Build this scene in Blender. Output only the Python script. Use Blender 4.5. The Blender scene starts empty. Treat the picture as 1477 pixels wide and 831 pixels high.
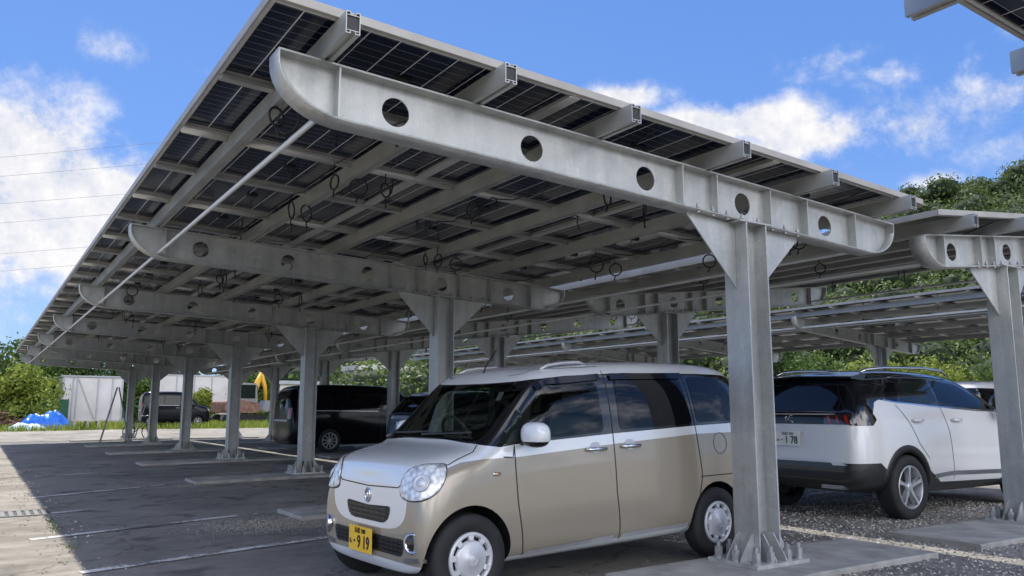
import bpy, bmesh, math, random
import numpy as np
from mathutils import Vector, Matrix
from mathutils.bvhtree import BVHTree
from mathutils.geometry import tessellate_polygon, delaunay_2d_cdt

random.seed(7)
SC = bpy.context.scene
COL = SC.collection
R = math.radians

# ------------------------------------------------------------------ materials
def newmat(name):
    m = bpy.data.materials.new(name); m.use_nodes = True
    return m, m.node_tree, m.node_tree.nodes['Principled BSDF']

def N(nt, t, **kw):
    n = nt.nodes.new(t)
    for k, v in kw.items():
        if k in n.inputs: n.inputs[k].default_value = v
        else: setattr(n, k, v)
    return n

def L(nt, a, b): nt.links.new(a, b)

def ramp(nt, src, stops):
    r = nt.nodes.new('ShaderNodeValToRGB')
    e = r.color_ramp.elements
    while len(e) < len(stops): e.new(0.5)
    for i, (p, c) in enumerate(stops):
        e[i].position = p; e[i].color = (*c, 1) if len(c) == 3 else c
    L(nt, src, r.inputs['Fac'])
    return r

def noise(nt, scale, detail=4, rough=.55, obj=True, vec=None, dist=0):
    n = N(nt, 'ShaderNodeTexNoise')
    n.inputs['Scale'].default_value = scale; n.inputs['Detail'].default_value = detail
    n.inputs['Roughness'].default_value = rough; n.inputs['Distortion'].default_value = dist
    if vec is None:
        g = N(nt, 'ShaderNodeNewGeometry') if not obj else N(nt, 'ShaderNodeTexCoord')
        vec = g.outputs['Position'] if not obj else g.outputs['Object']
    L(nt, vec, n.inputs['Vector'])
    return n

def mat_noise(name, c1, c2, scale=6, rough=.6, metal=0., bump=0., bscale=None, rv=.08, spec=.5, world=True, detail=5, stops=None, coat=0):
    m, nt, b = newmat(name)
    n = noise(nt, scale, detail, obj=not world)
    r = ramp(nt, n.outputs['Fac'], stops or [(.32, c1), (.68, c2)])
    L(nt, r.outputs['Color'], b.inputs['Base Color'])
    b.inputs['Metallic'].default_value = metal
    b.inputs['Specular IOR Level'].default_value = spec
    b.inputs['Coat Weight'].default_value = coat
    mr = N(nt, 'ShaderNodeMapRange'); mr.inputs['To Min'].default_value = rough - rv; mr.inputs['To Max'].default_value = rough + rv
    L(nt, n.outputs['Fac'], mr.inputs['Value']); L(nt, mr.outputs[0], b.inputs['Roughness'])
    if bump:
        n2 = noise(nt, bscale or scale * 6, 4, obj=not world)
        bp = N(nt, 'ShaderNodeBump'); bp.inputs['Strength'].default_value = bump; bp.inputs['Distance'].default_value = .01
        L(nt, n2.outputs['Fac'], bp.inputs['Height']); L(nt, bp.outputs[0], b.inputs['Normal'])
    return m

def flat(name, c, rough=.5, metal=0., spec=.5, coat=0., alpha=1):
    return mat_noise(name, tuple(x * .93 for x in c), tuple(min(1, x * 1.05) for x in c), 9, rough, metal, rv=.03, spec=spec, coat=coat)

M = {}
def galv(name, k=1., metal=.45):
    m, nt, b = newmat(name)
    n = noise(nt, 3.4, 7, .68, obj=False, dist=1.2)
    mp = N(nt, 'ShaderNodeMapping'); mp.inputs['Scale'].default_value = (5, 5, .55)
    g = N(nt, 'ShaderNodeNewGeometry'); L(nt, g.outputs['Position'], mp.inputs['Vector'])
    ns = noise(nt, 1.6, 5, .6, vec=mp.outputs[0])
    v = N(nt, 'ShaderNodeTexVoronoi'); v.inputs['Scale'].default_value = 55; L(nt, g.outputs['Position'], v.inputs['Vector'])
    a = N(nt, 'ShaderNodeMath', operation='ADD'); L(nt, n.outputs['Fac'], a.inputs[0]); L(nt, ns.outputs['Fac'], a.inputs[1])
    mv = N(nt, 'ShaderNodeMath', operation='MULTIPLY_ADD'); L(nt, v.outputs['Color'], mv.inputs[0]); mv.inputs[1].default_value = .16; L(nt, a.outputs[0], mv.inputs[2])
    h = N(nt, 'ShaderNodeMath', operation='MULTIPLY'); L(nt, mv.outputs[0], h.inputs[0]); h.inputs[1].default_value = .48
    r = ramp(nt, h.outputs[0], [(.36, (.34 * k, .355 * k, .355 * k)), (.46, (.42 * k, .435 * k, .43 * k)), (.56, (.48 * k, .49 * k, .48 * k)), (.67, (.60 * k, .61 * k, .59 * k))])
    L(nt, r.outputs[0], b.inputs['Base Color']); b.inputs['Metallic'].default_value = metal
    mr = N(nt, 'ShaderNodeMapRange'); mr.inputs['To Min'].default_value = .3; mr.inputs['To Max'].default_value = .62
    L(nt, h.outputs[0], mr.inputs['Value']); L(nt, mr.outputs[0], b.inputs['Roughness'])
    return m
M['galv'] = galv('galvanised_steel')
M['alu'] = mat_noise('mill_aluminium', (.37, .38, .37), (.47, .48, .47), 3, .42, .5, rv=.1)
M['frame'] = mat_noise('panel_frame_aluminium', (.5, .5, .48), (.6, .6, .58), 4, .42, .4)
M['trim'] = mat_noise('edge_trim', (.33, .315, .285), (.43, .41, .37), 3, .5, .2)
M['pipe'] = mat_noise('conduit', (.6, .62, .63), (.7, .72, .72), 4, .35, .2)
M['cable'] = flat('black_cable', (.012, .012, .013), .5)
M['bolt'] = mat_noise('zinc_bolt', (.28, .29, .3), (.42, .43, .44), 20, .45, .6)
M['concrete'] = mat_noise('footing_concrete', (.24, .235, .215), (.42, .41, .385), 3.3, .9, bump=.35, bscale=60)
M['tyre'] = mat_noise('tyre_rubber', (.012, .012, .013), (.022, .022, .023), 12, .75, bump=.2, bscale=90)
M['black_plastic'] = flat('black_plastic', (.014, .014, .015), .45)
M['blackgloss'] = flat('black_gloss', (.006, .006, .007), .12)
M['chrome'] = flat('chrome', (.75, .76, .77), .12, 1.)
M['silver'] = flat('silver_paint', (.5, .51, .53), .3, .5)
M['hubwhite'] = flat('hub_cap_silver', (.6, .61, .64), .38, .25)
M['white_plate'] = flat('plate_white', (.78, .79, .77), .45)
M['yellow_plate'] = flat('plate_yellow', (.85, .52, .03), .45)
M['ink'] = flat('plate_ink', (.012, .012, .012), .5)
M['ink_green'] = flat('plate_green_ink', (.01, .07, .04), .5)
M['red_lens'] = flat('red_lens', (.3, .012, .012), .12, coat=1)
M['red'] = flat('red_tow_flap', (.6, .03, .02), .4)
M['smoke_lens'] = flat('smoked_lens', (.018, .014, .016), .08, coat=1)
M['orange'] = flat('amber_lens', (.75, .5, .25), .15)
M['seat'] = flat('interior_fabric', (.2, .19, .17), .9)

def glass(name, tint, rough=.02):
    m, nt, b = newmat(name)
    b.inputs['Base Color'].default_value = (*tint, 1); b.inputs['Roughness'].default_value = rough
    b.inputs['Specular IOR Level'].default_value = .35; b.inputs['Coat Weight'].default_value = .05; b.inputs['Coat Roughness'].default_value = .01
    n = noise(nt, 1.2, 2); bp = N(nt, 'ShaderNodeBump'); bp.inputs['Strength'].default_value = .05; bp.inputs['Distance'].default_value = .05
    L(nt, n.outputs['Fac'], bp.inputs['Height']); L(nt, bp.outputs[0], b.inputs['Normal'])
    return m
M['glass'] = glass('tinted_window_glass', (.012, .017, .016))
M['privacy'] = glass('privacy_window_glass', (.004, .004, .006))
M['lamp'] = None
m, nt, b = newmat('clear_window_glass')
tr = N(nt, 'ShaderNodeBsdfTransparent'); tr.inputs[0].default_value = (.5, .56, .53, 1); gl = N(nt, 'ShaderNodeBsdfGlossy'); gl.inputs['Roughness'].default_value = .015
fr = N(nt, 'ShaderNodeFresnel'); fr.inputs[0].default_value = 1.5; mx = N(nt, 'ShaderNodeMixShader'); L(nt, fr.outputs[0], mx.inputs[0]); L(nt, tr.outputs[0], mx.inputs[1]); L(nt, gl.outputs[0], mx.inputs[2]); L(nt, mx.outputs[0], nt.nodes['Material Output'].inputs[0])
M['clearglass'] = m
m, nt, b = newmat('headlamp_glass')
v = N(nt, 'ShaderNodeTexVoronoi'); v.inputs['Scale'].default_value = 30
tc = N(nt, 'ShaderNodeTexCoord'); L(nt, tc.outputs['Object'], v.inputs['Vector'])
r_ = ramp(nt, v.outputs['Distance'], [(.0, (.92, .93, .94)), (.45, (.7, .72, .74)), (1., (.25, .26, .28))])
L(nt, r_.outputs[0], b.inputs['Base Color']); b.inputs['Metallic'].default_value = .15; b.inputs['Roughness'].default_value = .2
b.inputs['Coat Weight'].default_value = 1; M['lamp'] = m

# photovoltaic laminate seen from behind: dark cells, pale gaps every 182 mm and fine gaps every 91 mm
m, nt, b = newmat('solar_cell_laminate')
tc = N(nt, 'ShaderNodeTexCoord'); sp = N(nt, 'ShaderNodeSeparateXYZ'); L(nt, tc.outputs['Object'], sp.inputs[0])
def stripes(sock, period, width):
    a = N(nt, 'ShaderNodeMath', operation='DIVIDE'); L(nt, sock, a.inputs[0]); a.inputs[1].default_value = period
    f = N(nt, 'ShaderNodeMath', operation='FRACT'); L(nt, a.outputs[0], f.inputs[0])
    c = N(nt, 'ShaderNodeMath', operation='LESS_THAN'); L(nt, f.outputs[0], c.inputs[0]); c.inputs[1].default_value = width / period
    return c.outputs[0]
sx = stripes(sp.outputs['X'], .203, .0075); sy = stripes(sp.outputs['Y'], .0945, .0028)
n = noise(nt, 1.5, 3)
base = ramp(nt, n.outputs['Fac'], [(.3, (.005, .008, .022)), (.7, (.010, .015, .038))])
mx = N(nt, 'ShaderNodeMix', data_type='RGBA'); L(nt, sy, mx.inputs['Factor']); L(nt, base.outputs[0], mx.inputs['A']); mx.inputs['B'].default_value = (.3, .33, .37, 1)
mx2 = N(nt, 'ShaderNodeMix', data_type='RGBA'); L(nt, sx, mx2.inputs['Factor']); L(nt, mx.outputs['Result'], mx2.inputs['A']); mx2.inputs['B'].default_value = (.68, .70, .71, 1)
L(nt, mx2.outputs['Result'], b.inputs['Base Color']); b.inputs['Roughness'].default_value = .14; b.inputs['Specular IOR Level'].default_value = .3
M['cell'] = m

# ------------------------------------------------------------------ mesh helpers
class MB:
    def __init__(s): s.v = []; s.f = []; s.m = []; s.sm = []
    def add(s, vs, fs, mi=0, smooth=False):
        o = len(s.v); s.v += [tuple(p) for p in vs]
        for f in fs: s.f.append(tuple(i + o for i in f)); s.m.append(mi); s.sm.append(smooth)
        return s
    def box(s, x0, x1, y0, y1, z0, z1, mi=0):
        vs = [(x, y, z) for z in (z0, z1) for y in (y0, y1) for x in (x0, x1)]
        return s.add(vs, [(0, 2, 3, 1), (4, 5, 7, 6), (0, 1, 5, 4), (2, 6, 7, 3), (0, 4, 6, 2), (1, 3, 7, 5)], mi)
    def bar(s, p0, p1, w, h, mi=0, up=(0, 0, 1)):
        p0 = Vector(p0); p1 = Vector(p1); d = (p1 - p0).normalized(); u = Vector(up)
        r = d.cross(u)
        if r.length < 1e-4: r = d.cross(Vector((1, 0, 0)))
        r.normalize(); u = r.cross(d)
        vs = [p + r * a * w / 2 + u * c * h / 2 for p in (p0, p1) for a, c in ((-1, -1), (1, -1), (1, 1), (-1, 1))]
        return s.add(vs, [(3, 2, 1, 0), (4, 5, 6, 7), (0, 1, 5, 4), (1, 2, 6, 5), (2, 3, 7, 6), (3, 0, 4, 7)], mi)
    def cyl(s, p0, p1, r, n=12, mi=0, r2=None, smooth=True, cap=True):
        p0 = Vector(p0); p1 = Vector(p1); d = (p1 - p0).normalized(); r2 = r if r2 is None else r2
        u = d.orthogonal().normalized(); w = d.cross(u)
        vs = []
        for p, rr in ((p0, r), (p1, r2)):
            for i in range(n):
                a = 2 * math.pi * i / n; vs.append(p + (u * math.cos(a) + w * math.sin(a)) * rr)
        s.add(vs, [(i, (i + 1) % n, n + (i + 1) % n, n + i) for i in range(n)], mi, smooth)
        if cap: s.add(vs, [tuple(range(n - 1, -1, -1)), tuple(range(n, 2 * n))], mi)
        return s
    def tube(s, pts, r, n=6, mi=0, closed=False):
        pts = [Vector(p) for p in pts]; k = len(pts); vs = []; prev = None
        rr = r if isinstance(r, (list, tuple)) else [r] * k
        for i, p in enumerate(pts):
            a = pts[(i - 1) % k] if (closed or i > 0) else p; c = pts[(i + 1) % k] if (closed or i < k - 1) else p
            d = (c - a).normalized()
            u = d.orthogonal().normalized() if prev is None else (prev - d * prev.dot(d)).normalized()
            prev = u; w = d.cross(u)
            for j in range(n):
                t = 2 * math.pi * j / n; vs.append(p + (u * math.cos(t) + w * math.sin(t)) * rr[i])
        fs = []
        for i in range(k if closed else k - 1):
            q = (i + 1) % k
            fs += [(i * n + j, i * n + (j + 1) % n, q * n + (j + 1) % n, q * n + j) for j in range(n)]
        if not closed: fs += [tuple(range(n - 1, -1, -1)), tuple((k - 1) * n + j for j in range(n))]
        return s.add(vs, fs, mi, True)
    def lathe(s, c, axis, prof, n=32, mi=0):
        c = Vector(c); d = Vector(axis).normalized(); u = d.orthogonal().normalized(); w = d.cross(u); vs = []; k = len(prof)
        for i in range(n):
            a = 2 * math.pi * i / n; e = u * math.cos(a) + w * math.sin(a)
            for r, h in prof: vs.append(c + d * h + e * r)
        fs = [(i * k + j, ((i + 1) % n) * k + j, ((i + 1) % n) * k + j + 1, i * k + j + 1) for i in range(n) for j in range(k - 1)]
        return s.add(vs, fs, mi, True)
    def plate(s, poly, holes, f, t, mi=0):
        """polygon with holes in 2-D, f(a,b,c) -> 3-D, thickness from -t/2 to t/2"""
        loops = [[Vector((a, b_, 0)) for a, b_ in lp] for lp in [poly] + list(holes)]
        tris = tessellate_polygon(loops); flatp = [p for lp in loops for p in lp]; n = len(flatp)
        vs = [f(p.x, p.y, -t / 2) for p in flatp] + [f(p.x, p.y, t / 2) for p in flatp]
        fs = [tuple(tr) for tr in tris] + [tuple(n + i for i in reversed(tr)) for tr in tris]
        o = 0
        for lp in loops:
            k = len(lp); fs += [(o + i, o + (i + 1) % k, n + o + (i + 1) % k, n + o + i) for i in range(k)]; o += k
        return s.add(vs, fs, mi)
    def build(s, name, mats, parent=None, loc=None, fix=True):
        me = bpy.data.meshes.new(name); me.from_pydata(s.v, [], s.f)
        for mm in (mats if isinstance(mats, (list, tuple)) else [mats]): me.materials.append(mm)
        me.polygons.foreach_set('material_index', s.m); me.polygons.foreach_set('use_smooth', s.sm)
        if fix:
            bm = bmesh.new(); bm.from_mesh(me); bmesh.ops.recalc_face_normals(bm, faces=bm.faces); bm.to_mesh(me); bm.free()
        me.update()
        o = bpy.data.objects.new(name, me); COL.objects.link(o)
        if parent is not None: o.parent = parent
        if loc is not None: o.location = loc
        return o

def tag(o, label=None, cat=None, group=None, kind=None):
    if label: o['label'] = label
    if cat: o['category'] = cat
    if group: o['group'] = group
    if kind: o['kind'] = kind
    return o
def emp(name, label, cat, loc=(0, 0, 0), rz=0, group=None):
    o = bpy.data.objects.new(name, None); COL.objects.link(o); o.location = loc; o.rotation_euler = (0, 0, rz)
    o.empty_display_size = .2
    return tag(o, label, cat, group)
def copy_tree(o, parent=None):
    c = o.copy(); COL.objects.link(c); c.parent = parent
    for ch in list(o.children): copy_tree(ch, c)
    return c
def lerp(pts, x):
    if x <= pts[0][0]: return pts[0][1]
    for (a, b_), (c, d) in zip(pts, pts[1:]):
        if x <= c: return b_ + (d - b_) * (x - a) / (c - a)
    return pts[-1][1]

def gz(x, y):
    """height of the ground: the stalls fall gently to the gutter, the land beyond rises a little"""
    z = -.05 + .012 * max(min(x, 0), -4.6)
    t = max(0, min(1, (y - 34) / 14)); z += .32 * t * t * (3 - 2 * t)
    return z
def sheet(name, x0, x1, y0, y1, nx, ny, mat, dz=0., parent=None, kind='structure', edge=None):
    mb = MB(); vs = []
    for j in range(ny + 1):
        for i in range(nx + 1):
            x = x0 + (x1 - x0) * i / nx; y = y0 + (y1 - y0) * j / ny
            if edge: x, y = edge(x, y)
            vs.append((x, y, gz(x, y) + dz))
    mb.add(vs, [(j * (nx + 1) + i, j * (nx + 1) + i + 1, (j + 1) * (nx + 1) + i + 1, (j + 1) * (nx + 1) + i) for j in range(ny) for i in range(nx)])
    o = mb.build(name, mat, parent, fix=False)
    if kind: o['kind'] = kind
    return o

# ------------------------------------------------------------------ camera
cam = bpy.data.cameras.new('camera'); camo = bpy.data.objects.new('camera', cam); COL.objects.link(camo); SC.camera = camo
cam.sensor_width = 36; cam.lens = 1167.118 / 1477 * 36; cam.clip_end = 3000; cam.clip_start = .05
yaw, pit, rol = R(33.28371), R(8.53643), R(.0676)
CAM = Vector((-5.36718, -4.55876, 1.20273))
fw = Vector((math.sin(yaw) * math.cos(pit), math.cos(yaw) * math.cos(pit), math.sin(pit)))
rt = Vector((math.cos(yaw), -math.sin(yaw), 0)); up = rt.cross(fw)
rt, up = rt * math.cos(rol) + up * math.sin(rol), up * math.cos(rol) - rt * math.sin(rol)
camo.matrix_world = Matrix(((rt.x, up.x, -fw.x, CAM.x), (rt.y, up.y, -fw.y, CAM.y), (rt.z, up.z, -fw.z, CAM.z), (0, 0, 0, 1)))
def pdir(px, py):
    return (fw * 1167.118 + rt * (px - 738.5) - up * (py - 415.5)).normalized()

# ------------------------------------------------------------------ light
sund = Vector((.09, .7, 1)).normalized()
sl = bpy.data.lights.new('sun', 'SUN'); sl.energy = 2.35; sl.angle = R(.53); sl.color = (1, .955, .88)
so = bpy.data.objects.new('sun', sl); COL.objects.link(so); so.rotation_euler = (-sund).to_track_quat('-Z', 'Y').to_euler(); so.location = (0, 10, 40)
w = bpy.data.worlds.new('World'); SC.world = w; w.use_nodes = True; nt = w.node_tree
bg = nt.nodes['Background']; bg.inputs['Strength'].default_value = .15
sky = N(nt, 'ShaderNodeTexSky'); sky.sky_type = 'NISHITA'; sky.sun_disc = False
sky.sun_elevation = math.asin(sund.z); sky.sun_rotation = math.atan2(sund.x, sund.y); sky.altitude = 30; sky.air_density = 1.0; sky.dust_density = .35; sky.ozone_density = 2.2
tc = N(nt, 'ShaderNodeTexCoord')
acc = None
# banks of cloud: centre direction, half width and half height (degrees), softness, density
wob = noise(nt, 5.5, 7, .62, vec=tc.outputs['Generated'], dist=.3)
wob2 = noise(nt, 19, 8, .68, vec=tc.outputs['Generated'])
wsum = N(nt, 'ShaderNodeMath', operation='MULTIPLY_ADD'); L(nt, wob2.outputs['Fac'], wsum.inputs[0]); wsum.inputs[1].default_value = .45; L(nt, wob.outputs['Fac'], wsum.inputs[2])
clouds = [((50, 270), 12, 6.2, 1.0), ((20, 240), 9, 6, 1.0), ((-60, 300), 14, 8, 1.), ((150, 300), 7, 4., 1.), ((30, 215), 5, 3.6, 1.), ((170, 75), 8, 1.8, .5), ((95, 55), 3, 1.5, .42),
          ((20, 480), 8, 2.5, .45), ((1010, 185), 6.5, 2.0, .9), ((1110, 175), 6, 2.0, .95), ((1170, 195), 9, 2.6, .8), ((1290, 190), 6, 2.2, .65), ((1200, 85), 6, 1.8, .58), ((1290, 100), 5, 1.9, .58), ((1440, 130), 5, 5, .62),
          ((1340, 262), 3, 1.0, .6), ((900, 140), 4, 1.3, .8), ((1480, 200), 6, 3, .5), ((620, 560), 30, 3.5, .7), ((100, 600), 30, 3, .5)]
clouds = [(pdir(*a), b_, c, d) for a, b_, c, d in clouds] + [(Vector(v).normalized(), a, b_, c) for v, a, b_, c in [((0, -1, .4), 62, 24, 1.), ((-.9, -.5, .5), 34, 20, .9), ((-.6, -1, .7), 34, 20, .8), ((.5, -1, .5), 30, 16, .8), ((-1, -.1, .9), 20, 14, .6), ((.9, -.3, 1), 24, 16, .7), ((-.2, -.6, 1.2), 22, 16, .7)]]  # second list: unseen clouds added behind the camera as fill light
for d, aw, ah, dens in clouds:
    e1 = Vector((d.y, -d.x, 0)).normalized(); e2 = e1.cross(d)
    def dot(vv):
        q = N(nt, 'ShaderNodeVectorMath', operation='DOT_PRODUCT'); L(nt, tc.outputs['Generated'], q.inputs[0]); q.inputs[1].default_value = vv; return q.outputs['Value']
    cmb = N(nt, 'ShaderNodeCombineXYZ'); L(nt, dot(e1 / math.sin(R(aw))), cmb.inputs[0]); L(nt, dot(e2 / math.sin(R(ah))), cmb.inputs[1])
    ln = N(nt, 'ShaderNodeVectorMath', operation='LENGTH'); L(nt, cmb.outputs[0], ln.inputs[0])
    front = N(nt, 'ShaderNodeMath', operation='GREATER_THAN'); L(nt, dot(d), front.inputs[0]); front.inputs[1].default_value = .2
    mr = N(nt, 'ShaderNodeMapRange'); mr.inputs['From Min'].default_value = 1.5; mr.inputs['From Max'].default_value = .2; mr.inputs['To Min'].default_value = 0; mr.inputs['To Max'].default_value = dens
    L(nt, ln.outputs['Value'], mr.inputs['Value'])
    mu = N(nt, 'ShaderNodeMath', operation='MULTIPLY'); L(nt, mr.outputs[0], mu.inputs[0]); L(nt, front.outputs[0], mu.inputs[1])
    if acc is None: acc = mu.outputs[0]
    else:
        a = N(nt, 'ShaderNodeMath', operation='MAXIMUM'); L(nt, acc, a.inputs[0]); L(nt, mu.outputs[0], a.inputs[1]); acc = a.outputs[0]
# faint general cloud for the light, over the whole dome
th = N(nt, 'ShaderNodeMath', operation='MULTIPLY_ADD'); L(nt, wsum.outputs[0], th.inputs[0]); th.inputs[1].default_value = 1.9; th.inputs[2].default_value = -1.72
s2 = N(nt, 'ShaderNodeMath', operation='ADD'); L(nt, acc, s2.inputs[0]); L(nt, th.outputs[0], s2.inputs[1])
gate = N(nt, 'ShaderNodeMath', operation='GREATER_THAN'); L(nt, acc, gate.inputs[0]); gate.inputs[1].default_value = .001
cm = N(nt, 'ShaderNodeMapRange', interpolation_type='SMOOTHSTEP'); cm.inputs['From Min'].default_value = .0; cm.inputs['From Max'].default_value = .52; L(nt, s2.outputs[0], cm.inputs['Value'])
cg = N(nt, 'ShaderNodeMath', operation='MULTIPLY'); L(nt, cm.outputs[0], cg.inputs[0]); L(nt, acc, cg.inputs[1])
cg2 = N(nt, 'ShaderNodeMath', operation='MULTIPLY', use_clamp=True); L(nt, cg.outputs[0], cg2.inputs[0]); cg2.inputs[1].default_value = 1.5
shade = ramp(nt, wob2.outputs['Fac'], [(.3, (1.75, 1.92, 2.4)), (.64, (2.85, 2.87, 3.0))])
tint = N(nt, 'ShaderNodeMix', data_type='RGBA', blend_type='MULTIPLY'); tint.inputs['Factor'].default_value = 1; L(nt, sky.outputs[0], tint.inputs['A']); tint.inputs['B'].default_value = (1.05, 1.13, 1.22, 1)
sepz = N(nt, 'ShaderNodeSeparateXYZ'); L(nt, tc.outputs['Generated'], sepz.inputs[0])
deep = ramp(nt, sepz.outputs['Z'], [(0, (.95, 1.5, 2.5)), (.12, (.66, 1.18, 2.35)), (.3, (.36, .83, 2.1)), (.55, (.27, .68, 1.9)), (1, (.25, .55, 1.55))])
blue = N(nt, 'ShaderNodeMix', data_type='RGBA'); blue.inputs['Factor'].default_value = .93; L(nt, tint.outputs['Result'], blue.inputs['A']); L(nt, deep.outputs[0], blue.inputs['B'])
mixc = N(nt, 'ShaderNodeMix', data_type='RGBA'); L(nt, cg2.outputs[0], mixc.inputs['Factor']); L(nt, blue.outputs['Result'], mixc.inputs['A']); 
# added clouds behind the camera are brightened to lift the shaded parts
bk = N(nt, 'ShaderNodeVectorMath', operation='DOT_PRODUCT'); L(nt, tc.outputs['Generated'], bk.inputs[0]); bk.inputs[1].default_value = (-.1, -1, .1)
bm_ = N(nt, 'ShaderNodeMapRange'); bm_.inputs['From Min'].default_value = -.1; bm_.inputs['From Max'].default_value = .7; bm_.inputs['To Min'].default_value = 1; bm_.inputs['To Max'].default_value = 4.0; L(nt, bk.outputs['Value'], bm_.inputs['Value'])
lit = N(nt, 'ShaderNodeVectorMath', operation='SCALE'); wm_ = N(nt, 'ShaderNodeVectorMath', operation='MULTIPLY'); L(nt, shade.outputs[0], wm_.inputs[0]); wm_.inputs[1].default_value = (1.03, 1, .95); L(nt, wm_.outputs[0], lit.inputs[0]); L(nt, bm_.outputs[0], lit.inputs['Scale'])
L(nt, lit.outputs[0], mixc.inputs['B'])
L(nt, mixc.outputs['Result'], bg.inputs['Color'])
SC.view_settings.view_transform = 'Standard'; SC.view_settings.look = 'None'; SC.view_settings.exposure = 1.27; SC.view_settings.gamma = 1
SC.view_settings.use_curve_mapping = False
try:
    SC.cycles.use_denoising = True; SC.cycles.max_bounces = 8; SC.cycles.diffuse_bounces = 5; SC.cycles.glossy_bounces = 4
except Exception: pass

# ------------------------------------------------------------------ ground
def ground_mat(name, stops, s1=.35, s2=7, fine=90, bump=.4, rough=.9, crack=0., fstr=.25, streak=0., stain=0.):
    m, nt, b = newmat(name)
    g = N(nt, 'ShaderNodeNewGeometry')
    n1 = noise(nt, s1, 5, .6, vec=g.outputs['Position'], dist=.8); n2 = noise(nt, s2, 6, .65, vec=g.outputs['Position']); n3 = noise(nt, fine, 3, .7, vec=g.outputs['Position'])
    a = N(nt, 'ShaderNodeMath', operation='MULTIPLY_ADD'); L(nt, n2.outputs['Fac'], a.inputs[0]); a.inputs[1].default_value = .45; L(nt, n1.outputs['Fac'], a.inputs[2])
    c = N(nt, 'ShaderNodeMath', operation='MULTIPLY_ADD'); L(nt, n3.outputs['Fac'], c.inputs[0]); c.inputs[1].default_value = fstr; L(nt, a.outputs[0], c.inputs[2])
    tot = 1.45 + fstr
    if streak:      # worn and swept bands lying across the stalls
        mp = N(nt, 'ShaderNodeMapping'); mp.inputs['Scale'].default_value = (.35, 3.2, 1); mp.inputs['Rotation'].default_value = (0, 0, .16); L(nt, g.outputs['Position'], mp.inputs['Vector'])
        ns = noise(nt, 1.3, 5, .65, vec=mp.outputs[0], dist=.5)
        c2 = N(nt, 'ShaderNodeMath', operation='MULTIPLY_ADD'); L(nt, ns.outputs['Fac'], c2.inputs[0]); c2.inputs[1].default_value = streak; L(nt, c.outputs[0], c2.inputs[2]); c = c2; tot += streak
    h = N(nt, 'ShaderNodeMath', operation='DIVIDE'); L(nt, c.outputs[0], h.inputs[0]); h.inputs[1].default_value = tot
    r = ramp(nt, h.outputs[0], stops); col = r.outputs[0]
    if stain:       # oil spots and damp stains
        v = noise(nt, 1.7, 3, .5, vec=g.outputs['Position'], dist=.3)
        sr = ramp(nt, v.outputs['Fac'], [(.60, (1, 1, 1)), (.68, (1 - stain,) * 3)])
        mx = N(nt, 'ShaderNodeMix', data_type='RGBA', blend_type='MULTIPLY'); mx.inputs['Factor'].default_value = 1; L(nt, col, mx.inputs['A']); L(nt, sr.outputs[0], mx.inputs['B']); col = mx.outputs['Result']
    if crack:
        dn = noise(nt, 2.2, 5, .6, vec=g.outputs['Position']); ad = N(nt, 'ShaderNodeVectorMath', operation='MULTIPLY_ADD'); L(nt, dn.outputs['Color'], ad.inputs[0]); ad.inputs[1].default_value = (.9, .9, 0); L(nt, g.outputs['Position'], ad.inputs[2])
        vo = N(nt, 'ShaderNodeTexVoronoi', feature='DISTANCE_TO_EDGE'); vo.inputs['Scale'].default_value = .42; L(nt, ad.outputs[0], vo.inputs['Vector'])
        cr = ramp(nt, vo.outputs['Distance'], [(.0, (1 - crack,) * 3), (.009, (1, 1, 1))])
        mx = N(nt, 'ShaderNodeMix', data_type='RGBA', blend_type='MULTIPLY'); mx.inputs['Factor'].default_value = 1; L(nt, col, mx.inputs['A']); L(nt, cr.outputs[0], mx.inputs['B']); col = mx.outputs['Result']
    L(nt, col, b.inputs['Base Color'])
    b.inputs['Roughness'].default_value = rough; b.inputs['Specular IOR Level'].default_value = .25
    bp = N(nt, 'ShaderNodeBump'); bp.inputs['Strength'].default_value = bump; bp.inputs['Distance'].default_value = .012
    L(nt, n3.outputs['Fac'], bp.inputs['Height']); L(nt, bp.outputs[0], b.inputs['Normal'])
    return m
M['earth'] = ground_mat('dry_earth_and_weeds', [(.38, (.1, .13, .04)), (.5, (.2, .19, .1)), (.62, (.34, .3, .22))], .25, 2)
M['asphalt'] = ground_mat('worn_asphalt', [(.37, (.13, .124, .115)), (.46, (.20, .19, .172)), (.54, (.26, .243, .218)), (.64, (.37, .345, .305))], .55, 8, 150, .9, fstr=.6, streak=.45, crack=.5, stain=.45)
M['road'] = ground_mat('pale_concrete_road', [(.38, (.17, .15, .118)), (.47, (.27, .242, .198)), (.54, (.345, .312, .26)), (.62, (.43, .395, .335))], .6, 4, 80, .6, streak=.6, crack=.5, stain=.2)
M['gravel'] = ground_mat('crushed_stone', [(.36, (.10, .095, .088)), (.48, (.21, .2, .18)), (.56, (.32, .3, .27)), (.68, (.5, .47, .42))], 1.2, 26, 70, 1., fstr=.6)
M['grass'] = mat_noise('grass_blades', (.05, .1, .015), (.16, .2, .05), .8, .8)

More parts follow.
